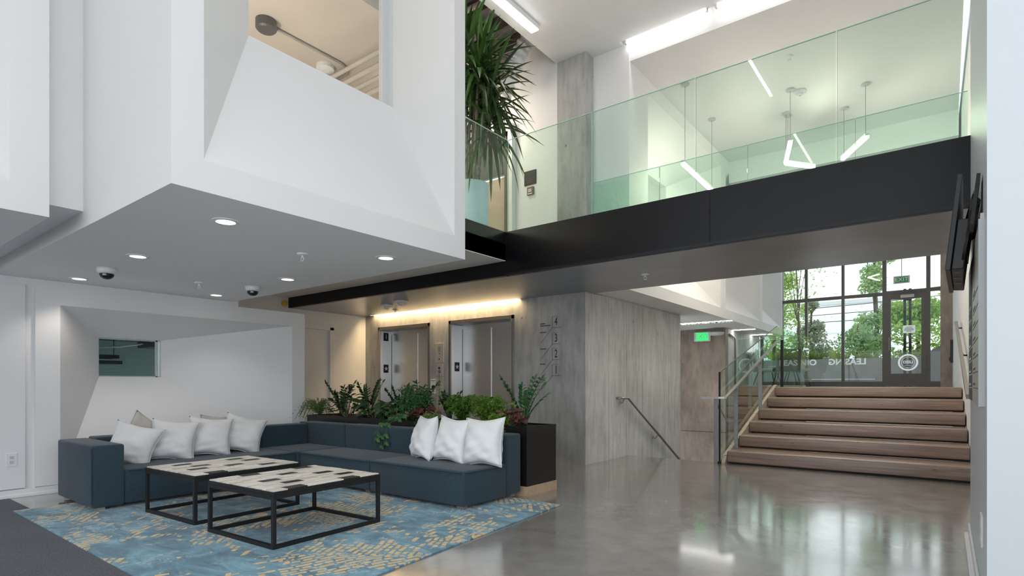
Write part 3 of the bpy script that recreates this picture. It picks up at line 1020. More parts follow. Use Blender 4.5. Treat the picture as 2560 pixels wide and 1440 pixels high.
# ---------------------------------------------------------------- street window wall
YW = 16.0
ww = sroot('window_3', 'dark framed street window wall beyond the upper landing', 'window')
MX = (-3.95, -3.41, -2.83, -2.015, -1.17)
fr = MB()
for x in (-3.9, -3.40, -2.83, -2.015):
    MB().box(x - 0.03, x + 0.03, YW, YW + 0.12, ZL, 5.4).build('mullion', 'bronze_frame', ww)
MB().box(-1.20, -1.12, YW, YW + 0.12, ZL, 5.4).build('mullion', 'bronze_frame', ww)
MB().box(-0.36, -0.28, YW, YW + 0.12, ZL, 5.4).build('mullion', 'bronze_frame', ww)
MB().box(-3.95, -1.12, YW + 0.002, YW + 0.118, 3.22, 3.29).build('transom', 'bronze_frame', ww)
MB().box(-1.12, -0.08, YW + 0.002, YW + 0.118, 3.24, 3.31).build('transom', 'bronze_frame', ww)
MB().box(-3.95, -1.20, YW + 0.002, YW + 0.118, ZL, ZL + 0.12).build('sill', 'bronze_frame', ww)
MB().box(-0.28, -0.08, YW + 0.002, YW + 0.118, ZL, ZL + 0.12).build('sill', 'bronze_frame', ww)
for a, bb in ((-3.87, -3.43), (-3.37, -2.86), (-2.80, -2.045), (-1.985, -1.20), (-0.28, -0.1)):
    MB().box(a, bb, YW + 0.05, YW + 0.06, ZL + 0.12, 3.22).build('pane', 'window_glass', ww)
for a, bb in ((-3.87, -3.43), (-3.37, -2.86), (-2.80, -2.045), (-1.985, -1.20), (-1.12, -0.36), (-0.28, -0.1)):
    MB().box(a, bb, YW + 0.05, YW + 0.06, 3.30, 5.05).build('pane', 'window_glass', ww)
struct(MB().box(-0.10, 0.13, YW - 0.05, YW + 0.15, ZL, 5.4).build('pillar', 'concrete_brown'), 'narrow brown concrete pillar between the street door and right wall', 'pillar')
d5 = sroot('door_5', 'dark framed glass street door with a round emblem and paper notice', 'door')
a, bb = -1.12, -0.36
m1 = MB()
m1.box(a, a + 0.09, YW - 0.01, YW + 0.05, ZL + 0.01, 3.23)
m1.box(bb - 0.09, bb, YW - 0.01, YW + 0.05, ZL + 0.01, 3.23)
m1.box(a + 0.09, bb - 0.09, YW - 0.01, YW + 0.05, 3.10, 3.23)
m1.box(a + 0.09, bb - 0.09, YW - 0.01, YW + 0.05, ZL + 0.01, ZL + 0.30)
m1.build('door_frame', 'bronze_frame', d5)
MB().box(a + 0.09, bb - 0.09, YW + 0.015, YW + 0.025, ZL + 0.30, 3.10).build('pane', 'window_glass', d5)
MB().box(a + 0.28, bb - 0.22, YW - 0.07, YW - 0.01, 3.12, 3.19).build('door_closer', 'frame_grey', d5)
MB().tube([(a + 0.06, YW - 0.01, ZL + 0.85), (a + 0.06, YW - 0.07, ZL + 0.85), (a + 0.06, YW - 0.07, ZL + 1.15), (a + 0.06, YW - 0.01, ZL + 1.15)], 0.012, 6).build('door_handle', 'dull_steel', d5)
# round certification emblem: ring, lettering and disc, read from the street
em = MB()
ex, ez = -0.70, 1.62
n = 40
for q in range(n):
    t0, t1 = 2 * PI * q / n, 2 * PI * (q + 1) / n
    em.poly([(ex + r_ * math.cos(t_), YW + 0.013, ez + r_ * math.sin(t_)) for r_, t_ in ((0.195, t0), (0.195, t1), (0.155, t1), (0.155, t0))])
em.build('emblem_ring', 'vinyl_white', d5)
em = MB()
for q in range(n):
    t0, t1 = 2 * PI * q / n, 2 * PI * (q + 1) / n
    em.poly([(ex + r_ * math.cos(t_), YW + 0.013, ez + r_ * math.sin(t_)) for r_, t_ in ((0.13, t0), (0.13, t1), (0.122, t1), (0.122, t0))])
em.build('emblem_line', 'vinyl_white', d5)
rev = lambda x, z: frame3((x, YW + 0.012, z), (-1, 0, 0), (0, 0, 1))
text('LEED', 0.085, rev(ex, ez + 0.005), 'vinyl_white', 'emblem_lettering', d5, bold=0.003)
MB().box(ex - 0.07, ex + 0.07, YW + 0.011, YW + 0.013, ez - 0.075, ez - 0.067).build('emblem_bar', 'vinyl_white', d5)
nt_ = MB().box(-0.80, -0.56, YW - 0.0, YW + 0.004, 2.30, 2.48)
nt_.build('paper_notice', 'vinyl_white', d5)
for q, (wd, zz) in enumerate(((0.12, 2.435), (0.17, 2.40), (0.19, 2.37), (0.10, 2.34))):
    MB().box(-0.68 - wd / 2, -0.68 + wd / 2, YW - 0.002, YW - 0.0005, zz - 0.006, zz + 0.006).build('notice_line', 'print_grey', d5)
lt = text('LEASING', 0.20, frame3((-1.93, YW + 0.045, 1.66), (-1, 0, 0), (0, 0, 1)), 'vinyl_white', 'window_lettering', ww, sx=1.04, bold=0.007)
lt2 = text('OFFICE', 0.20, frame3((-2.93, YW + 0.045, 1.66), (-1, 0, 0), (0, 0, 1)), 'vinyl_white', 'window_lettering', ww, sx=1.04, bold=0.007)

# ================================================================== OUTSIDE
g = MB().box(-40, 40, 16.2, 140, 0.7, 0.95)
struct(g.build('ground_outside', 'outside_ground'), 'pale pavement outside the street window', 'ground')
pl = MB()
pl.box(-6.0, 3.0, 19.0, 19.25, 0.95, 1.86)
pl.box(-6.0, 3.0, 20.6, 20.8, 0.95, 1.86)
plo = thing('concrete_planter', 'long grey concrete planter outside the street window', 'planter', (0, 0, 0))
pl.build('side_wall', 'outside_concrete', plo)
MB().box(-6.0, 3.0, 19.25, 20.6, 0.95, 1.75).build('soil', 'soil', plo)
MB().box(-3.2, -1.6, 18.98, 19.0, 1.25, 1.27).build('groove', 'frame_grey', plo)
bn = MB().prism([(-0.62, 0.95), (0.5, 0.95), (0.5, 2.25), (0.10, 2.25), (-0.62, 1.75)], 'y', 18.0, 18.5)
tag(bn.build('slanted_block', 'grey_plastic'), 'dark slanted bin housing outside beside the street door', 'bin')
MB_ = MB()
po = thing('sign_post', 'twin black sign post standing outside the street door', 'post', (-0.78, 17.6, 0.95))
for dx in (-0.055, 0.055):
    MB().box(dx - 0.03, dx + 0.03, -0.03, 0.03, 0, 2.6).build('post', 'black_metal', po)
MB().box(-0.09, 0.09, -0.035, 0.035, 0.6, 0.66).build('cross_bar', 'black_metal', po)
MB().box(-0.09, 0.09, -0.035, 0.035, 2.3, 2.36).build('cross_bar', 'black_metal', po)


def leaf_cloud(pts_fn, count, size, rnd):
    mb = MB()
    for _ in range(count):
        c = pts_fn(rnd)
        d = Vector((rnd.uniform(-1, 1), rnd.uniform(-1, 1), rnd.uniform(-0.9, 0.6))).normalized()
        u = d.cross(Vector((rnd.uniform(-1, 1), rnd.uniform(-1, 1), rnd.uniform(-1, 1)))).normalized()
        s = size * rnd.uniform(0.6, 1.3)
        c = Vector(c)
        mb.poly([c - d * s, c + u * s * 0.5, c + d * s, c - u * s * 0.5])
    return mb


def tree(name, label, x, y, h, rad, mat_, count, size, seed, base=0.95, group=None, shape='round', trunk=0.10, crown0=0.35):
    rnd = random.Random(seed)
    t = thing(name, label, 'tree', (x, y, base), group=group)
    lobes = []
    for _ in range(14):
        zz = rnd.uniform(crown0, 0.92)
        if shape == 'cone':
            rr = rad * (1.05 - zz) * 1.15
        elif shape == 'column':
            rr = rad * 0.7
        else:
            rr = rad * math.sin(PI * min(0.95, max(0.12, (zz - crown0) / (1.0 - crown0) * 0.85 + 0.1)))
        an = rnd.uniform(0, 2 * PI)
        q = rnd.uniform(0.2, 0.75)
        lobes.append((math.cos(an) * rr * q, math.sin(an) * rr * q, zz * h, max(0.25, rr * 0.62)))

    def pick(r):
        lx, ly, lz, lr = r.choice(lobes)
        v = Vector((r.gauss(0, 1), r.gauss(0, 1), r.gauss(0, 1))).normalized() * lr * (r.random() ** 0.4)
        return (lx + v.x, ly + v.y, lz + v.z * 0.75)
    leaf_cloud(pick, int(count * 1.9), size * 0.68, rnd).build('crown', mat_, t, kind='stuff')
    tr = MB()
    tr.tube([(0, 0, 0), (0.05, 0.02, h * 0.35), (-0.04, 0.03, h * 0.7), (0.02, 0, h * 0.92)], [trunk, trunk * 0.75, trunk * 0.4, 0.015], 7)
    for q in range(6):
        lx, ly, lz, lr = lobes[q]
        tr.tube([(0, 0.02, lz * 0.55), (lx * 0.5, ly * 0.5, lz * 0.8), (lx, ly, lz)], [trunk * 0.35, trunk * 0.2, 0.012], 5)
    tr.build('trunk', 'bark_dark', t, smooth=True)
    return t


tree('street_tree', 'tall loose green tree outside left of the street door', -2.05, 24.5, 6.6, 0.95, 'tree_green', 1900, 0.12, 3, shape='column', crown0=0.22)
tree('street_tree', 'bright lime green tree outside behind the street door', -0.75, 23.2, 3.1, 1.35, 'tree_lime', 2800, 0.11, 4, crown0=0.16)
tree('street_tree', 'bright green tree outside at the right window edge', 0.5, 26.5, 4.0, 1.3, 'tree_lime', 2200, 0.12, 5, crown0=0.14)
tree('street_tree', 'bushy young green tree outside above the planter middle', -2.35, 22.0, 2.35, 0.75, 'tree_green', 1300, 0.085, 6, crown0=0.25)
tree('street_tree', 'dull grey green conifer outside beyond the second pane', -4.75, 28.0, 4.0, 1.5, 'tree_pine', 2600, 0.12, 8, shape='cone', crown0=0.12)
tree('street_tree', 'slender yellow green tree outside at the left window edge', -5.2, 23.0, 4.9, 1.25, 'tree_lime', 1900, 0.09, 9, crown0=0.2)
tree('street_tree', 'bare thin sapling outside before the left panes', -4.1, 21.6, 6.2, 1.1, 'tree_green', 420, 0.08, 10, trunk=0.05, crown0=0.4)
tree('street_tree', 'dark green hedge tree seen through the stair glass', -7.6, 24.0, 4.2, 1.9, 'tree_green', 2600, 0.11, 12, crown0=0.08)
for q, (gx, gs) in enumerate(((-4.3, 0.45), (-3.3, 0.5), (-2.55, 0.5), (-1.85, 0.42), (-0.85, 0.4), (0.3, 0.5))):
    rnd = random.Random(40 + q)
    gb = MB()
    for _ in range(120):
        an, rr = rnd.uniform(0, 2 * PI), rnd.uniform(0.0, 0.16)
        x0, y0 = math.cos(an) * rr, math.sin(an) * rr
        ln = gs * rnd.uniform(0.5, 1.1)
        ox, oy = math.cos(an) * ln * rnd.uniform(0.1, 0.7), math.sin(an) * ln * rnd.uniform(0.1, 0.7)
        w_ = 0.012
        gb.poly([(x0 - w_, y0, 0), (x0 + w_, y0, 0), (x0 + ox * 0.5 + w_, y0 + oy * 0.5, ln * 0.65), (x0 + ox, y0 + oy, ln)])
    where = ('behind the stair glass', 'below the second pane', 'above the lettering middle', 'beside the mullion left of the door', 'behind the round emblem', 'at the right window edge')[q]
    o = gb.build('grass_clump', 'grass_green')
    o.location = (gx, 19.9, 1.73)
    tag(o, 'tuft of long grass in the concrete planter ' + where, 'grass', 'grass tufts in the outside planter')
fb = thing('far_building', 'pale low office building far beyond the street trees', 'building', (-14, 75, 0.9))
MB().box(-8, 8, 0, 10, 0, 9.5).build('wall', 'far_building', fb)
MB().box(-7.6, 7.6, -0.2, 0, 3.0, 5.2).build('window_band', 'far_glass', fb)
MB().box(-7.6, 7.6, -0.2, 0, 6.2, 8.2).build('window_band', 'far_glass', fb)
MB().box(-8.3, 8.3, -0.3, 10.2, 9.5, 9.9).build('roof', 'frame_grey', fb)
fb2 = thing('far_tower', 'hazy pale tower far off behind the loose green tree', 'building', (-9.5, 120, 0.9))
MB().box(-3, 3, 0, 6, 0, 27).build('wall', 'far_building', fb2)
for zz in range(3, 26, 3):
    MB().box(-2.7, 2.7, -0.2, 0, zz, zz + 1.6).build('window_band', 'far_glass', fb2)
pw = thing('power_line', 'black overhead power lines crossing the street view', 'power line', (-6, 40, 5.0))
for q in range(4):
    MB().tube([(-22 + u_ * 4.0, 0.15 * q, 0.55 * q * (0.6 + 0.05 * u_) + 0.9 * ((u_ - 5) / 5) ** 2) for u_ in range(11)], 0.022, 5).build('cable', 'print_black', pw)

# ================================================================== GLASS RAILINGS
def pane_box(mb_args, parent):
    o = MB().box(*mb_args).build('pane', 'rail_glass', parent)
    return o


gr = thing('glass_railing', 'green tinted glass balustrade standing on the black beam', 'railing', (0, YB + 0.03, 2.89))
px = [-4.085, -2.965, -1.862, -0.705, XR - 0.005]
for a, bb in zip(px, px[1:]):
    MB().box(a + 0.006, bb - 0.006, -0.006, 0.006, 0.0, 1.08).build('pane', 'rail_glass', gr)
    MB().box(a + 0.006, bb - 0.006, -0.006, 0.006, 1.0801, 1.084).build('pane_edge', 'glass_edge', gr)
    MB().box(a + 0.0045, a + 0.006, -0.006, 0.006, 0.0, 1.08).build('pane_edge', 'glass_edge', gr)
MB().box(-4.095, -4.083, -1.60, -0.008, 0.0, 1.08).build('pane', 'rail_glass', gr)
MB().box(-4.095, -4.083, -1.60, -0.008, 1.0801, 1.084).build('pane_edge', 'glass_edge', gr)
gr2 = thing('glass_railing', 'far glass balustrade on the back edge of the footbridge', 'railing', (0, 6.95, 2.76))
px = [-3.9, -2.93, -1.845, -0.76, 0.17]
for a, bb in zip(px, px[1:]):
    MB().box(a + 0.006, bb - 0.006, -0.006, 0.006, 0.0, 1.15).build('pane', 'rail_glass', gr2)
    MB().box(a + 0.006, bb - 0.006, -0.006, 0.006, 1.1501, 1.154).build('pane_edge', 'glass_edge', gr2)
    if a > -3.8:
        MB().box(a - 0.002, a + 0.002, -0.006, 0.006, 0.0, 1.15).build('pane_edge', 'pipe_grey', gr2)

gs_ = thing('glass_railing', 'sloping glass balustrade beside the timber stairs', 'railing', (XS0 - 0.075, 0, 0))
pr = [(8.03, -0.02), (8.03, 1.27), (9.75, 1.735), (9.75, 0.6)]
MB().prism(pr, 'x', -0.006, 0.006).build('pane', 'rail_glass', gs_)
pr = [(9.765, 0.6), (9.765, 1.74), (11.4, 2.19), (11.4, 1.0)]
MB().prism(pr, 'x', -0.006, 0.006).build('pane', 'rail_glass', gs_)
MB().box(-0.006, 0.006, 11.41, 12.9, 1.0, 2.19).build('pane', 'rail_glass', gs_)
MB().box(-0.006, 0.006, 12.91, 14.5, 1.0, 2.19).build('pane', 'rail_glass', gs_)
MB().tube([(0, 8.03, 1.275), (0, 11.4, 2.195)], 0.009, 6).build('pane_edge', 'grey_plastic', gs_)
MB().box(-0.012, 0.012, 8.018, 8.03, -0.02, 1.275).build('end_trim', 'black_metal', gs_)
MB().box(-0.025, 0.025, 8.02, 8.18, 0.0, 0.03).build('shoe', 'black_metal', gs_)
MB().prism([(8.18, 0.02), (8.18, 0.06), (11.1, 1.07), (11.1, 1.0)], 'x', -0.02, 0.02).build('shoe', 'dull_steel', gs_)
gl2 = thing('glass_railing', 'level glass balustrade above the brown boarding', 'railing', (-3.2, 14.0, ZL + 0.03))
MB().box(-0.73, 0.0, -0.006, 0.006, 0.0, 1.10).build('pane', 'rail_glass', gl2)
MB().box(0.012, 0.70, -0.006, 0.006, 0.0, 1.10).build('pane', 'rail_glass', gl2)
MB().box(-0.73, 0.70, -0.006, 0.006, 1.1001, 1.106).build('pane_edge', 'glass_edge', gl2)

# ---------------------------------------------------------------- handrails
hr = thing('handrail', 'grey steel stair handrail on flat posts beside the stair glass', 'handrail', (XS0 + 0.0, 0, 0))
def flat_bar(path, w_, h_):
    """flat bar swept along a path in the y-z plane at x=0 (or given x)"""
    mb = MB()
    for p, q in zip(path, path[1:]):
        p, q = Vector(p), Vector(q)
        d = (q - p)
        L = d.length
        x = d.normalized()
        up = Vector((0, 0, 1)) if abs(x.z) < 0.95 else Vector((0, 1, 0))
        y = up.cross(x).normalized()
        zc = x.cross(y)
        m = Matrix((x, y, zc)).transposed().to_4x4()
        m.translation = p
        mb.box(-h_ / 2, L + h_ / 2, -w_ / 2, w_ / 2, -h_ / 2, h_ / 2, m)
    return mb
sl = (1.95 - 0.92) / (11.35 - 8.05)
flat_bar([(-0.08, 8.03, 0.92), (0.0, 8.05, 0.92), (0, 11.2, 1.93), (0, 11.45, 1.95)], 0.045, 0.022).build('rail', 'dull_steel', hr)
flat_bar([(-0.30, 7.98, 0.915), (-0.01, 8.05, 0.92)], 0.05, 0.03).build('rail_return', 'grey_metal', hr)
for nm, y, z0, z1, x in (('post', 8.04, 0.0, 0.90, -0.13), ('post', 8.5, RISE, 1.06, 0.01), ('post', 9.85, 4 * RISE - 0.01 - RISE, 1.50, 0.01)):
    MB().box(x - 0.028, x + 0.028, y - 0.008, y + 0.008, z0, z1).build(nm, 'grey_metal', hr, bevel=0.003)
MB().box(-0.022, 0.022, 11.43, 11.47, ZL, 1.95).build('post', 'black_metal', hr)
flat_bar([(-0.13, 8.05, 0.84), (-0.01, 8.25, 0.55)], 0.02, 0.02).build('brace', 'grey_metal', hr)

hw = thing('handrail', 'grey wall handrail sloping down the pale concrete wall', 'handrail', (-3.93, 0, 0))
z_at = lambda y: 0.87 - (y - 7.95) * 0.545
MB().tube([(0.005, 7.70, 0.90), (0.075, 7.74, 0.90), (0.075, 7.95, 0.895), (0.075, 11.6, z_at(11.6))], 0.021, 8).build('rail', 'dull_steel', hw, smooth=True)
for y in (7.82, 9.05, 10.4):
    zz = z_at(max(y, 7.95)) if y > 7.9 else 0.90
    MB().tube([(0.0, y, zz - 0.07), (0.04, y, zz - 0.07), (0.075, y, zz - 0.02)], 0.010, 6).build('bracket', 'dull_steel', hw)
    MB().tube([(0.0, y, zz - 0.07), (0.008, y, zz - 0.07)], 0.035, 12).build('bracket_plate', 'dull_steel', hw)
hq = thing('handrail', 'grey wall handrail sloping down the white right stair wall', 'handrail', (0.0, 0, 0))
flat_bar([(wx(11.6) - 0.07, 11.6, 2.10), (wx(11.2) - 0.07, 11.2, 2.06), (wx(7.7) - 0.07, 7.7, 0.98)], 0.035, 0.05).build('rail', 'dull_steel', hq)
for y, zz in ((11.2, 2.06), (9.6, 1.57), (8.0, 1.07)):
    MB().tube([(wx(y), y, zz - 0.08), (wx(y) - 0.04, y, zz - 0.08), (wx(y) - 0.07, y, zz - 0.02)], 0.012, 6).build('bracket', 'black_metal', hq)

# ================================================================== LIGHTS AND CEILING FITTINGS
def downlight():
    t = thing('downlight', '', 'downlight', (0, 0, 2.16), group='downlights in the hanging bay soffit')
    mb = MB()
    n = 28
    mb.lathe([(0.062, -0.001), (0.085, -0.001), (0.085, -0.007), (0.060, -0.009), (0.060, -0.001)], n=n)
    mb.build('trim_ring', 'trim_white', t, smooth=False)
    MB().lathe([(0.056, -0.0025), (0.056, -0.0055)], n=20).build('lens', 'lamp_disc', t)
    return t


DL = [(-3.70, 1.78, 'downlight nearest the front corner of the hanging bay soffit'),
      (-5.27, 1.82, 'downlight in front of the left dome camera on the soffit'),
      (-6.85, 1.85, 'downlight close to the left wall behind the left dome camera'),
      (-3.70, 3.10, 'downlight nearest the black beam side of the soffit front'),
      (-5.23, 3.13, 'downlight just right of the second dome camera on the soffit'),
      (-6.82, 3.17, 'downlight close to the left wall left of the second dome camera')]
d0 = downlight()
for k, (x, y, lb) in enumerate(DL):
    o = d0 if k == 0 else dup(d0, (0, 0, 0))
    o.location = (x, y, 2.16)
    o['label'] = lb
    ld_ = bpy.data.lights.new('downlight_lamp', 'SPOT')
    ld_.energy = 9
    ld_.color = (1.0, 0.91, 0.83)
    ld_.spot_size = R(120)
    ld_.spot_blend = 0.6
    ld_.shadow_soft_size = 0.05
    lo = bpy.data.objects.new('downlight_lamp', ld_)
    COL.objects.link(lo)
    lo.location = (x, y, 2.135)


def dome_camera(x, y, z, label):
    t = thing('dome_camera', label, 'camera', (x, y, z), group='dome cameras on the soffit')
    MB().lathe([(0.075, 0), (0.078, -0.02), (0.074, -0.04), (0.062, -0.052), (0.05, -0.055)], n=24).build('housing', 'white_plastic', t, smooth=True)
    MB().lathe([(0.056, -0.05), (0.055, -0.068), (0.045, -0.085), (0.025, -0.098), (0.004, -0.102)], n=20).build('dome', 'black_plastic', t, smooth=True)
    MB().lathe([(0.016, -0.06), (0.016, -0.075)], (0.042, -0.03, 0), 10).build('lens', 'frame_grey', t)
    return t


dome_camera(-6.05, 1.84, 2.16, 'white dome camera between two downlights toward the left wall')
dome_camera(-5.93, 3.14, 2.16, 'smaller looking white dome camera farther back near the lift lobby')


def sprinkler(x, y, z, label, m='white_plastic'):
    t = thing('sprinkler', label, 'sprinkler', (x, y, z), group='ceiling sprinklers')
    MB().lathe([(0.045, 0), (0.042, -0.010), (0.02, -0.016)], n=16).build('escutcheon', m, t)
    MB().tube([(0, 0, -0.01), (0, 0, -0.035)], 0.009, 8).build('stem', m, t)
    f2 = MB()
    f2.tube([(-0.016, 0, -0.03), (-0.018, 0, -0.05), (0, 0, -0.062)], 0.0035, 5)
    f2.tube([(0.016, 0, -0.03), (0.018, 0, -0.05), (0, 0, -0.062)], 0.0035, 5)
    f2.build('yoke', m, t)
    MB().lathe([(0.018, -0.062), (0.018, -0.065)], n=12).build('deflector', m, t)
    return t


sprinkler(-4.13, 2.60, 2.16, 'white sprinkler on the soffit nearest the bay front')
sprinkler(-6.14, 2.68, 2.16, 'white sprinkler on the soffit between the dome cameras')
sprinkler(-7.45, 6.45, 2.38, 'small sprinkler on the dark lobby soffit beside the detectors')
sprinkler(-2.76, 6.13, 2.38, 'lone white sprinkler on the dark footbridge underside')
sprinkler(-1.65, 8.2, ZC2, 'sprinkler on the ceiling over the stairs near its pendant lamp')


def detector(x, y, z, label, r=0.10):
    t = thing('smoke_detector', label, 'detector', (x, y, z), group='smoke detectors')
    MB().lathe([(r * 0.95, 0), (r, -0.018), (r * 0.92, -0.03), (r * 0.5, -0.036)], n=24).build('base', 'white_plastic', t, smooth=True)
    MB().lathe([(r * 0.48, -0.034), (r * 0.45, -0.055), (r * 0.30, -0.068), (r * 0.05, -0.07)], n=18).build('sensor', 'white_plastic', t, smooth=True)
    MB().lathe([(r * 0.16, -0.069), (r * 0.16, -0.074)], n=10).build('lens', 'frame_grey', t)
    return t


detector(-6.59, 5.82, 2.38, 'white detector on the lobby soffit nearest the black beam', 0.115)
detector(-7.1, 5.97, 2.38, 'white detector on the lobby soffit behind the nearer one')
detector(-1.72, 9.27, ZC2, 'round detector on the ceiling over the stairs', 0.09)
kn = thing('strobe_beacon', 'small yellow round beacon at the left end of the black beam', 'beacon', (-8.66, 5.12, 2.44), rot=(0, R(90), 0))
MB().lathe([(0.05, 0), (0.05, 0.02), (0.035, 0.045)], n=16).build('cap', 'yellow_plastic', kn, smooth=True)

# lift lobby slot light
ls = thing('slot_light', 'warm glowing slot light along the top of the lift wall', 'light', (-6.75, YE - 0.06, 2.46))
MB().box(-1.68, -0.02, -0.03, 0.03, 0.0, 0.015).build('diffuser', 'led_warm', ls)
MB().box(0.0, 1.68, -0.03, 0.03, 0.0, 0.015).build('diffuser', 'led_warm', ls)
MB().box(-1.69, 1.69, -0.035, 0.035, 0.016, 0.03).build('channel', 'black_metal', ls)
l2 = thing('slot_light', 'bright slot light in the soffit before the exit sign', 'light', (-4.4, 11.78, 2.40))
MB().box(-0.95, 1.0, -0.045, 0.045, 0.0, 0.012).build('diffuser', 'tube_white', l2)
MB().box(-0.96, 1.01, -0.05, 0.05, 0.013, 0.03).build('channel', 'trim_white', l2)

for k, y in enumerate((13.6, 15.2)):  # fill lights added to brighten the landing, no known fixtures
    sl_ = thing('slot_light', ('added fill light in the white soffit above the landing chairs', 'added fill light in the white soffit next to the street window')[k], 'light', (-3.7, y, 2.37))
    MB().box(-0.25, 0.25, -0.03, 0.03, -0.006, 0.0).build('diffuser', 'tube_white', sl_)
    MB().box(-0.26, 0.26, -0.04, 0.04, 0.001, 0.01).build('channel', 'trim_white', sl_)
# atrium linear light, hung just under the ceiling
a1 = thing('linear_light', 'bright linear ceiling light beside the open deck edge', 'light', (-4.17, 5.0, ZC))
MB().box(-0.055, 0.055, -1.3, 0.92, -0.078, -0.066).build('diffuser', 'tube_white', a1)
MB().box(-0.058, 0.058, -1.3, 0.925, -0.065, -0.001).build('body', 'trim_white', a1)
la = thing('linear_light', 'linear ceiling light over the front of the lobby', 'light', (-2.2, 2.0, ZC))
MB().box(-0.02, 0.02, -1.15, 1.1, -0.012, -0.004).build('diffuser', 'tube_white', la)
MB().box(-0.03, 0.03, -1.16, 1.11, -0.0035, -0.001).build('trim', 'trim_white', la)
# cove tubes
for k, (a, bb) in enumerate(((-3.44, -2.30), (-2.24, -1.10), (-1.04, 0.10))):
    tb = thing('tube_light', ('cove tube light nearest the concrete column', 'second cove tube light from the concrete column', 'third cove tube light from the concrete column')[k],
               'light', ((a + bb) / 2, 6.96, ZC + 0.03), group='tube lights in the ceiling cove')
    hl = (bb - a) / 2
    MB().tube([(-hl + 0.03, 0, -0.03), (hl - 0.03, 0, -0.03)], 0.016, 8).build('tube', 'tube_white', tb, smooth=True)
    MB().box(-hl, hl, -0.03, 0.03, 0.0, 0.03).build('tray', 'trim_white', tb)
    for s in (-1, 1):
        MB().box(s * (hl - 0.03) - 0.012, s * (hl - 0.03) + 0.012, -0.02, 0.02, -0.05, 0.0).build('lampholder', 'dull_steel', tb)


def rod_lamp(p, q, label, zc=ZC2, cables=2):
    p, q = Vector(p), Vector(q)
    t = thing('pendant_lamp', label, 'pendant lamp', tuple(p), group='linear pendant lamps over the stairs')
    d = q - p
    L = d.length
    x = d.normalized()
    y = Vector((0, 0, 1)).cross(x).normalized()
    m = Matrix((x, y, x.cross(y))).transposed().to_4x4()
    MB().box(0, L, -0.025, 0.025, -0.035, -0.005, m).build('diffuser', 'rod_white', t)
    MB().box(-0.004, L + 0.004, -0.03, 0.03, -0.004, 0.03, m).build('body', 'trim_white', t)
    for s in ((0.06, 0.94)[:cables]):
        c = d * s
        MB().tube([(c.x, c.y, c.z + 0.03), (c.x, c.y, zc - p.z)], 0.004, 5).build('cable', 'grey_metal', t)
        MB().lathe([(0.06, 0), (0.06, -0.02), (0.02, -0.03)], (c.x, c.y, zc - p.z), 14).build('canopy', 'frame_grey', t)
    return t


rod_lamp((-3.0, 7.95, 4.3), (-3.05, 9.45, 4.3), 'pendant lamp rod close to the white stair bay wall')
rod_lamp((-1.81, 9.08, 4.69), (-2.05, 9.92, 4.69), 'short bright pendant rod forming the near half of the vee')
rod_lamp((-2.05, 9.95, 4.69), (-1.72, 10.4, 4.69), 'pendant rod forming the far half of the vee', cables=1)
rod_lamp((-0.9, 9.57, 4.69), (-1.3, 10.3, 4.69), 'pendant rod nearest the right wall over the stairs')

# globes on a bar behind the tall plant
gb_ = thing('globe_lamp', 'row of small glowing globe bulbs behind the tall plant', 'lamp', (-5.6, 6.1, 5.10))
gp = [(-0.62, -0.25, 0.0), (-0.30, -0.12, 0.0), (0.0, 0.0, 0.0), (0.16, 0.06, 0.0), (0.34, 0.12, 0.0)]
MB().tube([(-0.8, -0.32, 0.12), (0.5, 0.2, 0.12)], 0.014, 6).build('bar', 'black_metal', gb_)
for p in gp:
    MB().lathe([(0.004, -0.045), (0.032, -0.032), (0.045, 0), (0.032, 0.032), (0.004, 0.045)], p, 12).build('bulb', 'bulb_white', gb_, smooth=True)
    MB().tube([(p[0], p[1], 0.04), (p[0], p[1], 0.12)], 0.012, 6).build('socket', 'black_metal', gb_)
for s in (-0.5, 0.3):
    MB().tube([(s, s * 0.4, 0.12), (s, s * 0.4, 1.1)], 0.004, 5).build('cable', 'black_metal', gb_)

glp = bpy.data.lights.new('globe_glow', 'POINT')
glp.energy = 22
glp.color = (1.0, 0.86, 0.66)
glp.shadow_soft_size = 0.15
glo = bpy.data.objects.new('globe_glow', glp)
COL.objects.link(glo)
glo.location = (-5.6, 6.1, 5.0)

# flexible duct at the ceiling edge
fd = thing('flexible_duct', 'white crinkled flexible duct dropping from the exposed deck', 'duct', (-4.75, 6.25, 6.0))
path = []
rad = []
for k in range(46):
    u = k / 45.0
    path.append((0.30 - 0.62 * u, 0.25 - 0.10 * u, 0.10 - 0.75 * u * u - 0.10 * u))
    rad.append(0.105 + (0.014 if k % 4 < 2 else -0.006))
MB().tube(path, rad, 14).build('hose', 'foil_white', fd, smooth=True)

# fittings on the upper room ceiling
jb = thing('ceiling_light', 'round grey fitting with a conduit on the upper room ceiling', 'ceiling fitting', (-6.52, 3.62, 5.499))
MB().lathe([(0.12, 0), (0.12, -0.10), (0.10, -0.12)], n=24).build('housing', 'grey_plastic', jb, smooth=False)
cd_ = thing('conduit', 'thin conduit bending across the upper room ceiling', 'conduit', (-5.4, 2.5, 5.46))
MB().tube([(-1.14, 1.2, 0.02), (-1.14, 2.20, 0.02), (-1.18, 2.34, 0.02), (-1.30, 2.42, 0.02), (-2.3, 2.44, 0.02)], 0.017, 8).build('pipe', 'pipe_grey', cd_, smooth=True)
pr_ = thing('pipe_bundle', 'bundle of tan pipes below the upper room ceiling', 'pipes', (-6.9, 5.05, 5.30))
for q in range(5):
    MB().tube([(-2.4, 0.16 * q - 0.3, -0.03 * q + 0.10), (1.4, 0.16 * q - 0.3, -0.03 * q + 0.10)], 0.028 + 0.006 * (q % 2), 9).build('pipe', 'pipe_tan', pr_, smooth=True)
MB().lathe([(0.12, 0.215), (0.12, 0.15), (0.05, 0.13)], (0.1, -0.42, 0), 16).build('rose', 'white_plastic', pr_)
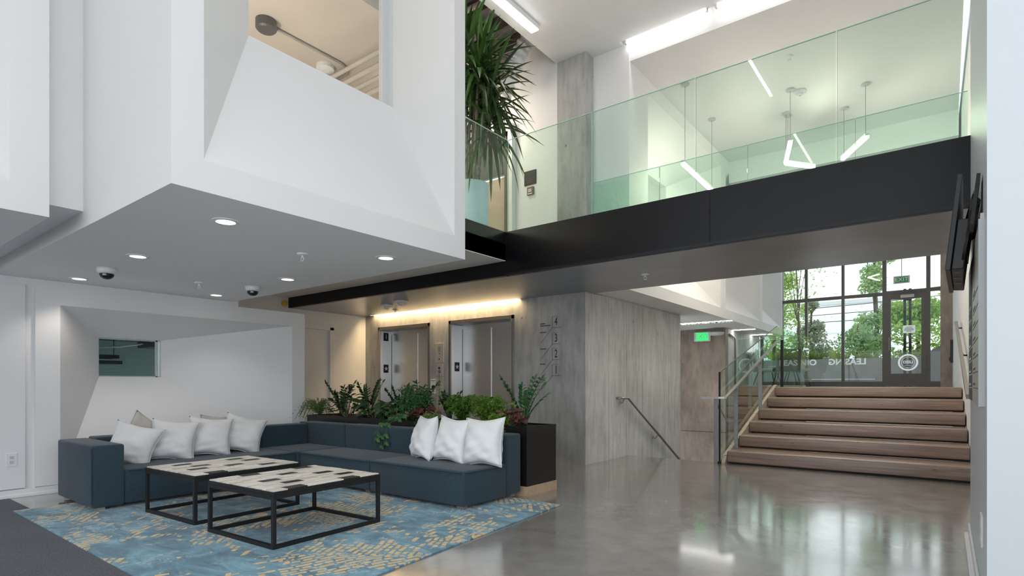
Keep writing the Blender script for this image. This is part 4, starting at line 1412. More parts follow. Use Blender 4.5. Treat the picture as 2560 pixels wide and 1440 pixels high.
ulp = bpy.data.lights.new('upper_room_fill', 'POINT')  # added fill without a fixture, brightens the upper room
ulp.energy = 75
ulp.color = (1.0, 0.88, 0.78)
ulp.shadow_soft_size = 0.25
ulo = bpy.data.objects.new('upper_room_fill', ulp)
COL.objects.link(ulo)
ulo.location = (-6.2, 2.4, 3.4)

# fixtures seen through the small window
tr_ = thing('shelf_rack', 'two dark hanging shelves in the dim room behind the window', 'shelf', (-9.9, 2.80, 1.49))
for zz, yy in ((0.0, 0.0), (-0.085, 0.04)):
    MB().box(-0.2, 0.2, -0.6, 0.31 + yy, zz, zz + 0.05).build('shelf', 'black_plastic', tr_)
for yy in (0.08, 0.3):
    MB().tube([(0, yy, 0.05), (0, yy, 0.72)], 0.006, 5).build('hanger', 'black_plastic', tr_)
dp = thing('ceiling_duct', 'dark ducts and a silver pipe under the dim room ceiling', 'duct', (-9.8, 3.4, 1.70))
MB().box(-0.4, 0.3, -1.2, 1.6, 0.075, 0.30).build('duct', 'black_plastic', dp)
MB().box(-0.2, 0.3, 0.05, 0.75, -0.03, 0.074).build('duct', 'black_plastic', dp)
MB().tube([(0, -0.9, -0.10), (0, -0.25, -0.03), (0, 0.05, 0.03)], 0.014, 8).build('pipe', 'frame_grey', dp)
dlp = bpy.data.lights.new('dim_room_fill', 'POINT')  # unseen fill light added to the dim room, no fixture
dlp.energy = 16
dlp.shadow_soft_size = 0.2
dlo = bpy.data.objects.new('dim_room_fill', dlp)
COL.objects.link(dlo)
dlo.location = (-9.2, 6.2, 1.2)

# ================================================================== SIGNS AND WALL FITTINGS
ex1 = thing('exit_sign', 'green lit exit sign on the brown concrete wall', 'sign', (-4.43, 12.93, 2.20))
MB().box(-0.19, 0.19, -0.02, 0.05, -0.11, 0.11).build('housing', 'white_plastic', ex1, bevel=0.02)
MB().box(-0.145, 0.145, -0.024, -0.020, -0.085, 0.085).build('face', 'exit_green', ex1)
text('EXIT', 0.155, facing_minus_y(0, -0.026, 0), 'print_white', 'lettering', ex1)
ex2 = thing('exit_sign', 'green exit sign hanging on a rod before the street door', 'sign', (-0.78, 15.2, 3.43))
MB().box(-0.15, 0.15, -0.02, 0.02, -0.08, 0.08).build('housing', 'frame_grey', ex2)
MB().box(-0.12, 0.12, -0.024, -0.020, -0.065, 0.065).build('face', 'sign_green', ex2)
text('EXIT', 0.12, facing_minus_y(0, -0.026, 0), 'print_white', 'lettering', ex2)
MB().tube([(0, 0, 0.08), (0, 0, 1.62)], 0.008, 6).build('rod', 'frame_grey', ex2)
el_ = thing('emergency_light', 'oval white emergency light beside the lit exit sign', 'light', (-4.10, 12.9, 2.28))
MB().lathe([(0.17, 0), (0.17, -0.03), (0.13, -0.065), (0.05, -0.075)], n=24).build('housing', 'white_plastic', el_, smooth=True)
cn = thing('conduit', 'grey conduit running down the gallery concrete wall', 'conduit', (-3.94, 13.6, 1.1))
MB().tube([(0.02, -0.35, 1.15), (0.02, 0.05, 1.10), (0.02, 0.12, 1.03), (0.02, 0.12, 0.0)], 0.02, 8).build('pipe', 'pipe_grey', cn, smooth=True)

fs = thing('floor_guide', 'black floor guide with numbers 4 3 2 1 on the concrete wall', 'sign', (-4.42, YE, 0))
for ch, z in (('4', 2.0), ('3', 1.765), ('2', 1.54), ('1', 1.31)):
    text(ch, 0.165, facing_minus_y(0.0, -0.003, z), 'print_black', 'numeral', fs, sx=0.62)
    MB().box(-0.065, 0.075, -0.003, 0.0, z - 0.083, z - 0.079).build('rule', 'print_black', fs)
    MB().box(-0.065, 0.03, -0.003, 0.0, z + 0.079, z + 0.083).build('rule', 'print_grey', fs)
    MB().box(-0.067, -0.063, -0.003, 0.0, z - 0.08, z + 0.08).build('rule', 'print_grey', fs)
    lead = flat_bar([(-0.065, -0.0015, z - 0.081), (-0.255, -0.0015, z - 0.285)], 0.003, 0.004)
    lead.build('leader_line', 'print_grey', fs)
for z, wd in ((1.985, 0.09), (1.955, 0.19), (1.86, 0.12), (1.62, 0.11), (1.40, 0.10), (1.17, 0.09)):
    for q in range(int(wd / 0.018)):
        MB().box(-0.275 + q * 0.018, -0.275 + q * 0.018 + 0.014, -0.003, 0.0, z - 0.008, z + 0.008).build('small_lettering', 'print_grey', fs)

cp = thing('call_panel', 'stack of steel lift call plates between the two lift doors', 'lift panel', (-6.74, YE, 0))
for (x0, x1, z0, z1, btn) in ((-0.10, 0.10, 1.475, 1.80, (('dot', 1.53), ('grille', 1.70), ('key', 1.62))), (-0.075, 0.08, 1.245, 1.455, (('btn', 1.38), ('ring', 1.32))),
                             (-0.075, 0.085, 0.92, 1.225, (('ring', 1.15), ('btn', 1.10))), (-0.075, 0.085, 0.70, 0.895, (('btn', 0.83), ('btn', 0.78)))):
    pn = MB().box(x0, x1, -0.012, 0.0, z0, z1).build('plate', 'panel_plate', cp, bevel=0.003)
    for kd, z in btn:
        if kd == 'grille':
            for q in range(5):
                MB().box(-0.025, 0.025, -0.014, -0.012, z - 0.04 + q * 0.018, z - 0.035 + q * 0.018).build('grille', 'print_grey', pn)
        else:
            r_ = {'dot': 0.012, 'btn': 0.02, 'ring': 0.023, 'key': 0.008}[kd]
            MB().tube([(0.0, -0.012, z), (0.0, -0.02, z)], r_, 14).build('button', 'print_black', pn)
            if kd == 'ring':
                MB().tube([(0.0, -0.02, z), (0.0, -0.022, z)], r_ * 0.55, 12).build('button_face', 'panel_plate', pn)
tag(MB().box(-6.96, -6.83, YE - 0.006, YE, 0.95, 1.20).build('fire_notice', 'print_white'), 'white paper notice with a black figure beside the call plates', 'notice')
pic = bpy.data.objects['fire_notice']
fg = MB()
fg.tube([(-6.895, YE - 0.007, 1.06), (-6.895, YE - 0.009, 1.06)], 0.035, 12)
fg.build('figure', 'print_black', pic)
MB().box(-6.95, -6.84, YE - 0.008, YE - 0.006, 1.165, 1.175).build('heading', 'print_grey', pic)
MB().box(-6.93, -6.86, YE - 0.008, YE - 0.006, 0.985, 0.992).build('heading', 'print_grey', pic)
cr = thing('card_reader', 'small black card reader on the wall beside the first lift', 'card reader', (XK, 6.45, 1.05))
MB().box(0, 0.022, -0.035, 0.035, -0.06, 0.06).build('body', 'black_plastic', cr, bevel=0.004)
MB().box(0.022, 0.024, -0.012, 0.012, 0.03, 0.037).build('indicator', 'print_white', cr)
ol = thing('wall_outlet', 'white wall outlet low on the left wall panel', 'outlet', (XL, 1.405, 0.37))
MB().box(0, 0.006, -0.042, 0.042, -0.065, 0.065).build('cover', 'white_plastic', ol, bevel=0.002)
for z in (-0.022, 0.022):
    MB().box(0.006, 0.008, -0.016, 0.016, z - 0.014, z + 0.014).build('socket', 'frame_grey', ol)
sp = thing('wall_outlet', 'white outlet plate low on the right wall pier', 'outlet', (XR, 3.55, 0.40))
MB().box(-0.008, 0, -0.06, 0.06, -0.075, 0.075).build('cover', 'white_plastic', sp, bevel=0.002)
for z in (-0.03, 0.03):
    MB().box(-0.011, -0.008, -0.02, 0.02, z - 0.018, z + 0.018).build('socket', 'frame_grey', sp)
pq = thing('wall_plaque', 'black plaque with lines of text on the upper gallery wall', 'plaque', (-4.87, YE, 4.155))
MB().box(-0.105, 0.105, -0.012, 0, -0.105, 0.105).build('board', 'print_black', pq)
for q in range(6):
    MB().box(-0.085, 0.085 - 0.02 * (q % 3), -0.014, -0.012, 0.07 - q * 0.028, 0.078 - q * 0.028).build('text_line', 'print_grey', pq)
fa = thing('alarm_station', 'small red and steel alarm panel below the black plaque', 'alarm', (-4.86, YE, 3.955))
MB().box(-0.055, 0.055, -0.03, 0, -0.06, 0.06).build('body', 'alarm_red', fa, bevel=0.004)
MB().box(-0.03, 0.03, -0.036, -0.03, -0.02, 0.03).build('window', 'frame_grey', fa)
MB().box(-0.04, 0.04, -0.034, -0.03, -0.048, -0.036).build('pull_bar', 'print_white', fa)
dr = thing('door_reader', 'black intercom handset on the wall next to the street door pillar', 'intercom', (0.122, 15.6, 2.1))
MB().box(-0.05, 0, -0.05, 0.05, -0.52, -0.02).build('body', 'black_plastic', dr, bevel=0.008)
MB().box(-0.07, -0.05, -0.03, 0.03, -0.48, -0.40).build('latch', 'black_plastic', dr)

# directory board on the right pier
db = thing('directory_board', 'tall two part directory board on the right wall pier', 'sign', (XR, 0, 0))
MB().box(-0.010, 0, 4.45, 5.22, 1.00, 1.90).build('dark_panel', 'print_grey', db)
MB().box(-0.013, 0, 3.42, 4.43, 1.00, 1.90).build('light_panel', 'panel_plate', db)
MB().box(-0.022, 0, 3.36, 3.40, 1.00, 1.86).build('edge_strip', 'frame_grey', db)
for k in range(7):
    z = 1.08 + k * 0.085
    for s in ((4.55, 5.1, 'print_white', -0.0115), (3.55, 4.3, 'print_grey', -0.0145)):
        MB().box(s[3], s[3] + 0.001, s[0], s[1], z, z + 0.004).build('rule', s[2], db)
        MB().box(s[3], s[3] + 0.001, s[1] - 0.3, s[1] - 0.03, z + 0.018, z + 0.030).build('text_line', s[2], db)

# wall screen on an arm mount
tv = thing('wall_screen', 'black wall screen seen edge on, on an arm mount', 'screen', (0.045, 4.5, 2.0), rot=(0, R(6), R(-1.2)))
MB().box(-0.012, 0.012, -0.50, 0.50, -0.26, 0.27).build('panel', 'black_plastic', tv, bevel=0.003)
MB().box(-0.0135, -0.012, -0.485, 0.485, -0.245, 0.255).build('glass_face', 'black_steel', tv)
MB().box(0.012, 0.07, -0.47, 0.45, -0.25, 0.03).build('housing', 'black_plastic', tv, bevel=0.006)
for q in range(3):
    MB().box(0.025, 0.055, -0.40 + q * 0.22, -0.33 + q * 0.22, -0.254, -0.250).build('port', 'grey_plastic', tv)
mt = MB()
mt.box(0.07, 0.078, -0.15, 0.15, -0.12, 0.14)
mt.build('mount_plate', 'black_metal', tv)
MB().tube([(0.075, -0.1, 0.0), (0.080, -0.5, 0.01), (0.088, -0.9, 0.01)], 0.022, 8).build('mount_arm', 'black_metal', tv)
MB().box(0.08, 0.095, -1.0, -0.82, -0.12, 0.12).build('wall_plate', 'black_metal', tv)
MB().tube([(0.05, -0.35, 0.05), (0.075, -0.6, 0.14), (0.08, -0.85, 0.06), (0.07, -0.7, -0.12), (0.06, -0.45, -0.2), (0.05, -0.3, -0.12)], 0.007, 6).build('cord', 'black_plastic', tv)

# ================================================================== SOFA
sf = thing('sectional_sofa', 'dark navy L shaped modular sofa on short feet', 'sofa', (-5.0, 3.0, 0.0))
sx, sy = -5.0, 3.0


def cush(name, x0, x1, y0, y1, z0, z1, bev=0.02):
    cx_, cy_, cz_ = (x0 + x1) / 2 - sx, (y0 + y1) / 2 - sy, (z0 + z1) / 2
    o = MB().box(x0 - sx, x1 - sx, y0 - sy, y1 - sy, z0, z1).build(name, 'sofa_blue', sf, bevel=bev, seg=4)
    for p in o.data.polygons:
        p.use_smooth = True
    return o


cush('arm', -6.78, -5.80, 1.66, 1.90, 0.035, 0.575)
cush('seat', -6.55, -5.81, 1.905, 3.58, 0.04, 0.345)
cush('backrest', -6.79, -6.56, 1.905, 3.58, 0.05, 0.59)
cush('seat', -6.55, -5.81, 3.585, 4.22, 0.04, 0.345)
cush('seat', -5.80, -4.58, 3.62, 4.22, 0.04, 0.345)
cush('seat', -4.57, -3.30, 3.62, 4.22, 0.04, 0.35)
cush('backrest', -6.79, -6.56, 3.585, 4.21, 0.05, 0.60)
cush('backrest', -6.79, -5.81, 4.225, 4.45, 0.05, 0.615)
cush('backrest', -5.80, -4.58, 4.225, 4.45, 0.05, 0.62)
cush('backrest', -4.57, -3.30, 4.225, 4.45, 0.05, 0.625)
for (x, y) in ((-5.86, 1.73), (-6.7, 1.73), (-5.87, 3.5), (-5.72, 3.7), (-4.66, 3.7), (-4.48, 3.7), (-3.38, 3.69), (-3.38, 4.38), (-6.7, 4.38)):
    MB().box(x - sx - 0.035, x - sx + 0.035, y - sy - 0.03, y - sy + 0.03, 0.012, 0.045).build('foot', 'foot_wood', sf)
# seams of piping along the seat fronts
for (p, q) in (((-5.803, 1.93, 0.335), (-5.803, 3.56, 0.335)), ((-5.78, 3.612, 0.335), (-4.60, 3.612, 0.335)), ((-4.55, 3.612, 0.34), (-3.32, 3.612, 0.34)), ((-3.292, 3.64, 0.34), (-3.292, 4.2, 0.34)),
               ((-5.803, 1.652, 0.07), (-5.803, 1.652, 0.55))):
    MB().tube([(p[0] - sx, p[1] - sy, p[2]), (q[0] - sx, q[1] - sy, q[2])], 0.006, 6).build('piping', 'sofa_blue', sf)


def pillow_mesh(seed, size=0.45, thick=0.13, n=22):
    rnd = random.Random(seed)
    ph = [rnd.uniform(0, 6.28) for _ in range(8)]
    mb = MB()
    idx = {}
    h = size / 2
    for side in (1, -1):
        for i in range(n + 1):
            for j in range(n + 1):
                u, v = -1 + 2 * i / n, -1 + 2 * j / n
                edge = i in (0, n) or j in (0, n)
                if side == -1 and edge:
                    idx[(side, i, j)] = idx[(1, i, j)]
                    continue
                prof = ((1 - u ** 2) * (1 - v ** 2)) ** 0.42
                # the edges pull in between the pointed corners
                px_ = u * h * (1 - 0.15 * (1 - abs(v) ** 1.6) * abs(u) ** 3)
                py_ = v * h * (1 - 0.15 * (1 - abs(u) ** 1.6) * abs(v) ** 3)
                wr_ = 0.010 * math.sin(6 * u + 3 * v + ph[0] + side) * math.sin(5 * v + ph[1]) + 0.005 * math.sin(17 * v - 6 * u + ph[4]) * max(0.0, 0.3 - v) + 0.006 * math.sin(13 * v + 5 * u * u + ph[2]) * (0.4 + 0.6 * abs(v))
                rad_ = 0.006 * math.sin(18 * math.atan2(v, u) + ph[3]) * (u * u + v * v) * 0.8
                zz = side * (prof * thick * 0.62) + (wr_ + rad_) * (prof if not edge else 0.0) * 1.0
                # sag towards the bottom
                zz *= (1.0 - 0.22 * v)
                idx[(side, i, j)] = len(mb.v)
                mb.v.append((px_, zz, py_))
        for i in range(n):
            for j in range(n):
                mb.f.append((idx[(side, i, j)], idx[(side, i + 1, j)], idx[(side, i + 1, j + 1)], idx[(side, i, j + 1)]))
    edge_pts = []
    for i in range(n + 1):
        edge_pts.append(mb.v[idx[(1, i, 0)]])
    for j in range(1, n + 1):
        edge_pts.append(mb.v[idx[(1, n, j)]])
    for i in range(n - 1, -1, -1):
        edge_pts.append(mb.v[idx[(1, i, n)]])
    for j in range(n - 1, -1, -1):
        edge_pts.append(mb.v[idx[(1, 0, j)]])
    return mb, edge_pts


def pillow(x, y, z, rot, label, group, seed, m='pillow_white', size=0.45, thick=0.13):
    t = thing('throw_pillow', label, 'pillow', (x, y, z), rot=rot, group=group)
    mb, ep = pillow_mesh(seed, size, thick)
    mb.build('cover', m, t, smooth=True)
    MB().tube(ep, 0.0045, 5, cap=False).build('piping', m, t, smooth=True)
    return t


def rot_of(yaw, lean, roll):
    # pillow faces -y; roll in its own plane, lean back, then yaw
    return (Matrix.Rotation(R(yaw), 3, 'Z') @ Matrix.Rotation(R(lean), 3, 'X') @ Matrix.Rotation(R(roll), 3, 'Y')).to_euler()


G1 = 'pale pillows along the left sofa back'
pillow(-6.30, 2.13, 0.515, rot_of(58, -24, 16), 'grey white pillow half hidden behind the sofa arm', G1, 1, size=0.44, thick=0.14)
pillow(-6.31, 2.50, 0.53, rot_of(66, -20, 8), 'second grey white pillow from the sofa arm', G1, 2, size=0.44, thick=0.15)
pillow(-6.32, 2.87, 0.54, rot_of(68, -19, 6), 'third grey white pillow from the sofa arm', G1, 3, size=0.44, thick=0.15)
pillow(-6.33, 3.24, 0.54, rot_of(70, -19, 16), 'grey white pillow nearest the sofa corner', G1, 4, size=0.44, thick=0.15)
pillow(-6.50, 2.30, 0.57, rot_of(88, -6, 34), 'shaded tan pillow behind the pillow at the sofa arm', G1, 5, 'pillow_tan', 0.40, 0.08)
pillow(-6.51, 3.05, 0.56, rot_of(90, -6, 4), 'shaded tan pillow wedged behind the third and corner pillows', G1, 6, 'pillow_tan', 0.40, 0.08)
G2 = 'white pillows at the right end of the sofa'
pillow(-4.22, 4.04, 0.56, rot_of(-22, -12, -2), 'bright white pillow farthest from the sofa end', G2, 7, 'pillow_bright', 0.45, 0.17)
pillow(-3.84, 4.05, 0.56, rot_of(-4, -12, 3), 'middle bright white pillow of the three at the sofa end', G2, 8, 'pillow_bright', 0.45, 0.16)
pillow(-3.44, 4.05, 0.565, rot_of(2, -11, -3), 'bright white pillow nearest the sofa end and planter', G2, 9, 'pillow_bright', 0.46, 0.16)

# ================================================================== RUG AND MAT
rg = MB()
q = [(-6.40, 1.26), (-2.52, 1.245), (-2.78, 4.35), (-6.42, 4.36)]
rg.prism(q, 'z', 0.0, 0.012)
rgo = rg.build('area_rug', 'rug_map', bevel=0.004)
tag(rgo, 'blue and tan area rug with a street map pattern under the tables', 'rug')
mt_ = MB().box(-7.16, -3.0, -3.2, 1.38, 0.0, 0.005)
mto = mt_.build('entrance_mat', 'mat_grey')
tag(mto, 'dark grey ribbed entrance mat meeting the rug edge', 'mat')

# ================================================================== COFFEE TABLES
def coffee_table(x, y, rz, label, dark, seed):
    rnd = random.Random(seed)
    LX, LY, H, B = 0.83, 0.93, 0.385, 0.026
    t = thing('coffee_table', label, 'coffee table', (x, y, 0.0125), rz, group='tile topped coffee tables on the rug')
    hx, hy = LX / 2, LY / 2
    for ax in (-1, 1):
        for ay in (-1, 1):
            MB().box(ax * hx - (B if ax > 0 else 0), ax * hx + (0 if ax > 0 else B), ay * hy - (B if ay > 0 else 0), ay * hy + (0 if ay > 0 else B), 0, H - 0.03).build('leg', 'black_metal', t, bevel=0.002)
    for ay in (-1, 1):
        y0_, y1_ = (hy - B, hy) if ay > 0 else (-hy, -hy + B)
        MB().box(-hx + B, hx - B, y0_, y1_, 0, B).build('bottom_rail', 'black_metal', t)
        MB().box(-hx + B, hx - B, y0_, y1_, H - 0.055, H - 0.03).build('top_rail', 'black_metal', t)
    for ax in (-1, 1):
        x0_, x1_ = (hx - B, hx) if ax > 0 else (-hx, -hx + B)
        MB().box(x0_, x1_, -hy + B, hy - B, 0, B).build('bottom_rail', 'black_metal', t)
        MB().box(x0_, x1_, -hy + B, hy - B, H - 0.055, H - 0.03).build('top_rail', 'black_metal', t)
    MB().box(-hx, hx, -hy, hy, H - 0.03, H - 0.006).build('top_tray', 'black_metal', t, bevel=0.002)
    rows = 18
    rw_ = (LX - 0.016) / rows
    cache = {}
    for r_ in range(rows):
        y0_ = -hy + 0.008
        first = True
        off = (0.4, 1.0, 0.7)[(r_ // 2) % 3] if r_ // 2 * 2 in {q_[0] for q_ in dark} else (0.5 if r_ % 2 else 1.0)
        c_ = 0
        while y0_ < hy - 0.009:
            ln = 0.155 * (off if first else 1.0)
            first = False
            y1_ = min(y0_ + ln, hy - 0.008)
            if hy - 0.008 - y1_ < 0.03:
                y1_ = hy - 0.008
            key = (round(y1_ - y0_, 3), (r_ // 2 * 2, c_) in dark)
            if key not in cache:
                L_ = y1_ - y0_
                cache[key] = MB().box(-rw_ / 2 + 0.0012, rw_ / 2 - 0.0012, -L_ / 2 + 0.0012, L_ / 2 - 0.0012, 0, 0.008).mesh('tile', 'tile_black' if key[1] else 'tile_cream')
            o = link('tile', cache[key], t)
            o.location = (-hx + 0.008 + rw_ * (r_ + 0.5), (y0_ + y1_) / 2, H - 0.006 + rnd.uniform(-0.001, 0.0015))
            y0_ = y1_
            c_ += 1
    return t


DK1 = {(16, 1), (16, 4), (12, 2), (12, 5), (8, 1), (8, 4), (4, 3), (0, 2), (0, 5)}
DK2 = {(16, 1), (14, 4), (10, 1), (10, 3), (6, 2), (6, 5), (2, 1), (2, 4)}
coffee_table(-3.95, 2.44, R(3), 'nearer coffee table with cream and black tile top on the rug', DK1, 1)
coffee_table(-5.05, 2.42, R(3), 'farther coffee table with cream and black tile top beside the sofa', DK2, 2)

# ================================================================== PLANTER AND PLANTS
pb = thing('planter_box', 'long black planter box on a pale wood plinth behind the sofa', 'planter', (-5.15, 4.76, 0))
MB().box(-1.9, 1.88, -0.25, 0.27, 0.095, 0.66).build('body', 'planter_black', pb, bevel=0.003)
MB().box(-1.9, 1.885, -0.255, 0.275, 0.0, 0.095).build('plinth', 'plinth_wood', pb)
rim = MB()
for (a, bb, c, d) in ((-1.9, 1.88, -0.25, -0.235), (-1.9, 1.88, 0.255, 0.27), (-1.9, -1.885, -0.235, 0.255), (1.865, 1.88, -0.235, 0.255)):
    rim.box(a, bb, c, d, 0.66, 0.685)
rim.build('rim', 'planter_black', pb)
MB().box(-1.885, 1.865, -0.235, 0.255, 0.66, 0.668).build('soil', 'soil', pb)


def leaf_mesh(L, w_, m, curl=0.15, n=4, name='leaf'):
    mb = MB()
    L0 = []
    for k in range(n + 1):
        u = k / n
        ww_ = w_ * math.sin(PI * min(1, u * 0.92 + 0.06)) ** 0.8 if k < n else 0.0
        z = -curl * L * u * u
        L0.append(((-ww_ / 2, u * L, z + 0.15 * ww_), (0, u * L, z), (ww_ / 2, u * L, z + 0.15 * ww_)))
    for a, c in zip(L0, L0[1:]):
        mb.poly([a[0], a[1], c[1], c[0]])
        mb.poly([a[1], a[2], c[2], c[1]])
    return mb.mesh(name, m, smooth=True)


LEAF = {}
for key, args in {'zz': (0.075, 0.034, 'leaf_dark'), 'zzm': (0.07, 0.032, 'leaf_mid'), 'pothos': (0.10, 0.065, 'leaf_mid', 0.3), 'broad': (0.22, 0.075, 'leaf_dark', 0.35),
                  'zzb': (0.085, 0.042, 'leaf_dark', 0.2), 'red': (0.085, 0.06, 'leaf_red', 0.25), 'lime': (0.085, 0.065, 'leaf_bright', 0.25)}.items():
    LEAF[key] = leaf_mesh(*args)


def place_leaf(me, pos, direction, up, parent, scale=1.0, name='leaf'):
    d = Vector(direction).normalized()
    u = Vector(up)
    x = d.cross(u)
    if x.length < 1e-3:
        x = Vector((1, 0, 0))
    x.normalize()
    z = x.cross(d)
    m = Matrix((x * scale, d * scale, z * scale)).transposed().to_4x4()
    m.translation = Vector(pos)
    o = link(name, me, parent)
    o.matrix_local = m
    return o


def zz_plant(x, y, label, seed, fronds, hgt, key='zz', lean=0.45, bias=(0, 0)):
    rnd = random.Random(seed)
    t = thing('zz_plant', label, 'plant', (x, y, 0.668), group='feather leaved plants in the planter')
    for fi in range(fronds):
        an = 2 * PI * fi / fronds + rnd.uniform(-0.4, 0.4)
        ln = hgt * rnd.uniform(0.65, 1.05)
        out = ln * lean * rnd.uniform(0.4, 1.2)
        dx, dy = math.cos(an) * out + bias[0] * ln, (math.sin(an) * out + bias[1] * ln) * 0.75
        pts = []
        for k in range(7):
            u = k / 6.0
            pts.append(Vector((dx * u ** 1.6 + 0.02 * math.cos(an), dy * u ** 1.6 + 0.02 * math.sin(an), ln * (u - 0.12 * u * u))))
        fr_ = MB().tube(pts, [0.008, 0.008, 0.007, 0.006, 0.005, 0.004, 0.003], 5).build('frond', 'leaf_mid', t, smooth=True)
        side = Vector((-math.sin(an), math.cos(an), 0))
        nl = 8
        for k in range(nl):
            u = 0.34 + 0.64 * k / (nl - 1)
            s = u * 6
            i0 = min(5, int(s))
            p = pts[i0].lerp(pts[i0 + 1], s - i0)
            tang = (pts[i0 + 1] - pts[i0]).normalized()
            for sg in (-1, 1):
                d = (side * sg * 0.9 + tang * 0.65 + Vector((0, 0, rnd.uniform(-0.1, 0.25)))).normalized()
                nrm = Vector((0, 0, 1)) * 0.5 + Vector((-0.5 + rnd.uniform(-.4, .4), -0.6, 0.3))
                place_leaf(LEAF[key], p, d, nrm, fr_, rnd.uniform(0.75, 1.15) * (1.0 - 0.25 * abs(u - 0.6)))
        place_leaf(LEAF[key], pts[-1], (pts[-1] - pts[-2]), (0, -1, 0.3), fr_, 0.9)
    return t


zz_plant(-6.55, 4.72, 'leggy dark feather leaved plant at the left planter end', 11, 8, 0.50, 'zz')
zz_plant(-6.15, 4.88, 'tall dark feather leaved plant second from the left planter end', 12, 7, 0.56, 'zz', 0.35)
zz_plant(-5.55, 4.90, 'dark feather leaved plant before the lobby corner', 13, 7, 0.44, 'zz')
zz_plant(-5.05, 4.78, 'dark arching feather leaved plant before the left lift', 14, 7, 0.50, 'zz', 0.5, (0.15, 0))
zz_plant(-3.52, 4.80, 'glossy feather leaved plant at the right planter end', 15, 9, 0.56, 'zzm', 0.5, (0.12, 0.05))
zz_plant(-4.72, 4.92, 'low dark feather leaved plant between the lifts', 16, 6, 0.40, 'zz')


def fern(x, y, label, seed, m, r_, hgt, droop, count=46, name='fern', fine=1.0, bias=(0, 0)):
    rnd = random.Random(seed)
    t = thing(name, label, 'plant', (x, y, 0.668), group='ferny plants in the planter')
    mb = MB()
    st = MB()
    for k in range(count):
        an = rnd.uniform(0, 2 * PI)
        ln = r_ * rnd.uniform(0.45, 1.1)
        up = hgt * rnd.uniform(0.5, 1.15)
        pts = []
        for s_ in range(13):
            u = s_ / 12.0
            pts.append(Vector((math.cos(an) * ln * u + bias[0] * u, math.sin(an) * ln * u * 0.75 + bias[1] * u,
                               up * math.sin(u * PI * (0.5 + droop * 0.36)) - droop * 0.20 * u ** 3)))
        if k % 4 == 0:
            st.tube(pts[::3] + [pts[-1]], 0.0022, 4)
        for s_ in range(2, 13):
            p = pts[s_]
            d = (pts[s_] - pts[s_ - 1]).normalized()
            u = s_ / 12.0
            for _ in range(5):
                w = Vector((rnd.uniform(-1, 1), rnd.uniform(-1, 1), rnd.uniform(-0.8, 0.8)))
                q_ = (w - d * w.dot(d))
                if q_.length < 1e-3:
                    continue
                q_ = (q_.normalized() + d * 0.7).normalized()
                L_ = 0.042 * fine * (1.15 - 0.7 * u) * rnd.uniform(0.6, 1.2)
                e_ = q_.cross(Vector((rnd.uniform(-1, 1), rnd.uniform(-1, 1), rnd.uniform(-1, 1)))).normalized() * L_ * 0.20
                b0 = p - d * rnd.uniform(0, 0.02)
                mb.poly([b0, b0 + q_ * L_ * 0.5 + e_, b0 + q_ * L_, b0 + q_ * L_ * 0.5 - e_])
    mb.build('fronds', m, t, kind='stuff')
    st.build('stems', 'leaf_mid', t)
    return t


fern(-6.90, 4.62, 'wispy pale green fern spilling over the left planter end', 21, 'leaf_fern', 0.36, 0.24, 0.75, 90, fine=0.6, bias=(-0.12, -0.05))
fern(-5.02, 4.62, 'soft dark green fern in the middle of the planter', 22, 'leaf_mid', 0.27, 0.40, 0.3, 90, fine=0.9)
fern(-4.38, 4.78, 'bright green feathery fern behind the first white pillow', 23, 'leaf_bright', 0.26, 0.30, 0.3, 100)
fern(-3.95, 4.74, 'bright green feathery fern behind the middle white pillow', 24, 'leaf_bright', 0.25, 0.30, 0.3, 100)
fern(-4.55, 4.54, 'light fern trailing over the sofa back beside the white pillows', 25, 'leaf_fern', 0.20, 0.12, 0.9, 60, fine=0.6, bias=(-0.05, -0.14))
fern(-3.68, 4.56, 'lime green fern drooping behind the last white pillow', 26, 'leaf_bright', 0.17, 0.13, 0.6, 50)


def bushy(x, y, label, seed, key, count, r_, hgt, name, lean_y=-0.2, scale=1.0):
    rnd = random.Random(seed)
    t = thing(name, label, 'plant', (x, y, 0.668), group='leafy plants in the planter')
    tw = MB()
    for k in range(count):
        an = rnd.uniform(0, 2 * PI)
        rr = r_ * math.sqrt(rnd.random())
        p = Vector((math.cos(an) * rr, math.sin(an) * rr * 0.7, hgt * rnd.uniform(0.25, 1.0) * (1 - 0.4 * rr / r_)))
        if k % 3 == 0:
            tw.tube([(p.x * 0.2, p.y * 0.2, 0), (p.x * 0.8, p.y * 0.8, p.z * 0.7), p], 0.004, 4)
        d = Vector((math.cos(an), math.sin(an) + lean_y, rnd.uniform(-0.5, 0.7)))
        place_leaf(LEAF[key], p, d, (rnd.uniform(-.3, .3), -0.5, 0.9), t, scale * rnd.uniform(0.75, 1.2))
    tw.build('stems', 'twig', t)
    return t


bushy(-6.35, 4.66, 'bushy dark green plant filling the left part of the planter', 37, 'zzb', 90, 0.24, 0.36, 'leafy_plant')
bushy(-5.25, 4.84, 'tall bushy dark green plant before the gap left of the first lift', 38, 'zzb', 90, 0.22, 0.42, 'leafy_plant')
bushy(-5.78, 4.66, 'broad glossy dark leaved plant in the left half of the planter', 31, 'broad', 42, 0.17, 0.30, 'leafy_plant')
bushy(-5.35, 4.60, 'mid green leafy plant spilling over the planter edge', 32, 'pothos', 60, 0.20, 0.24, 'leafy_plant')
bushy(-4.80, 4.60, 'small dull red leaved plant low beside the middle fern', 33, 'red', 34, 0.14, 0.20, 'red_plant')
bushy(-3.62, 4.70, 'dark red leaved plant at the right planter end', 34, 'red', 46, 0.16, 0.20, 'red_plant')
bushy(-3.78, 4.84, 'lime leaved plant with red hearts before the right lift', 35, 'lime', 34, 0.13, 0.26, 'leafy_plant', scale=0.8)
bushy(-4.12, 4.86, 'variegated green plant rising before the right lift', 36, 'pothos', 22, 0.11, 0.36, 'leafy_plant')
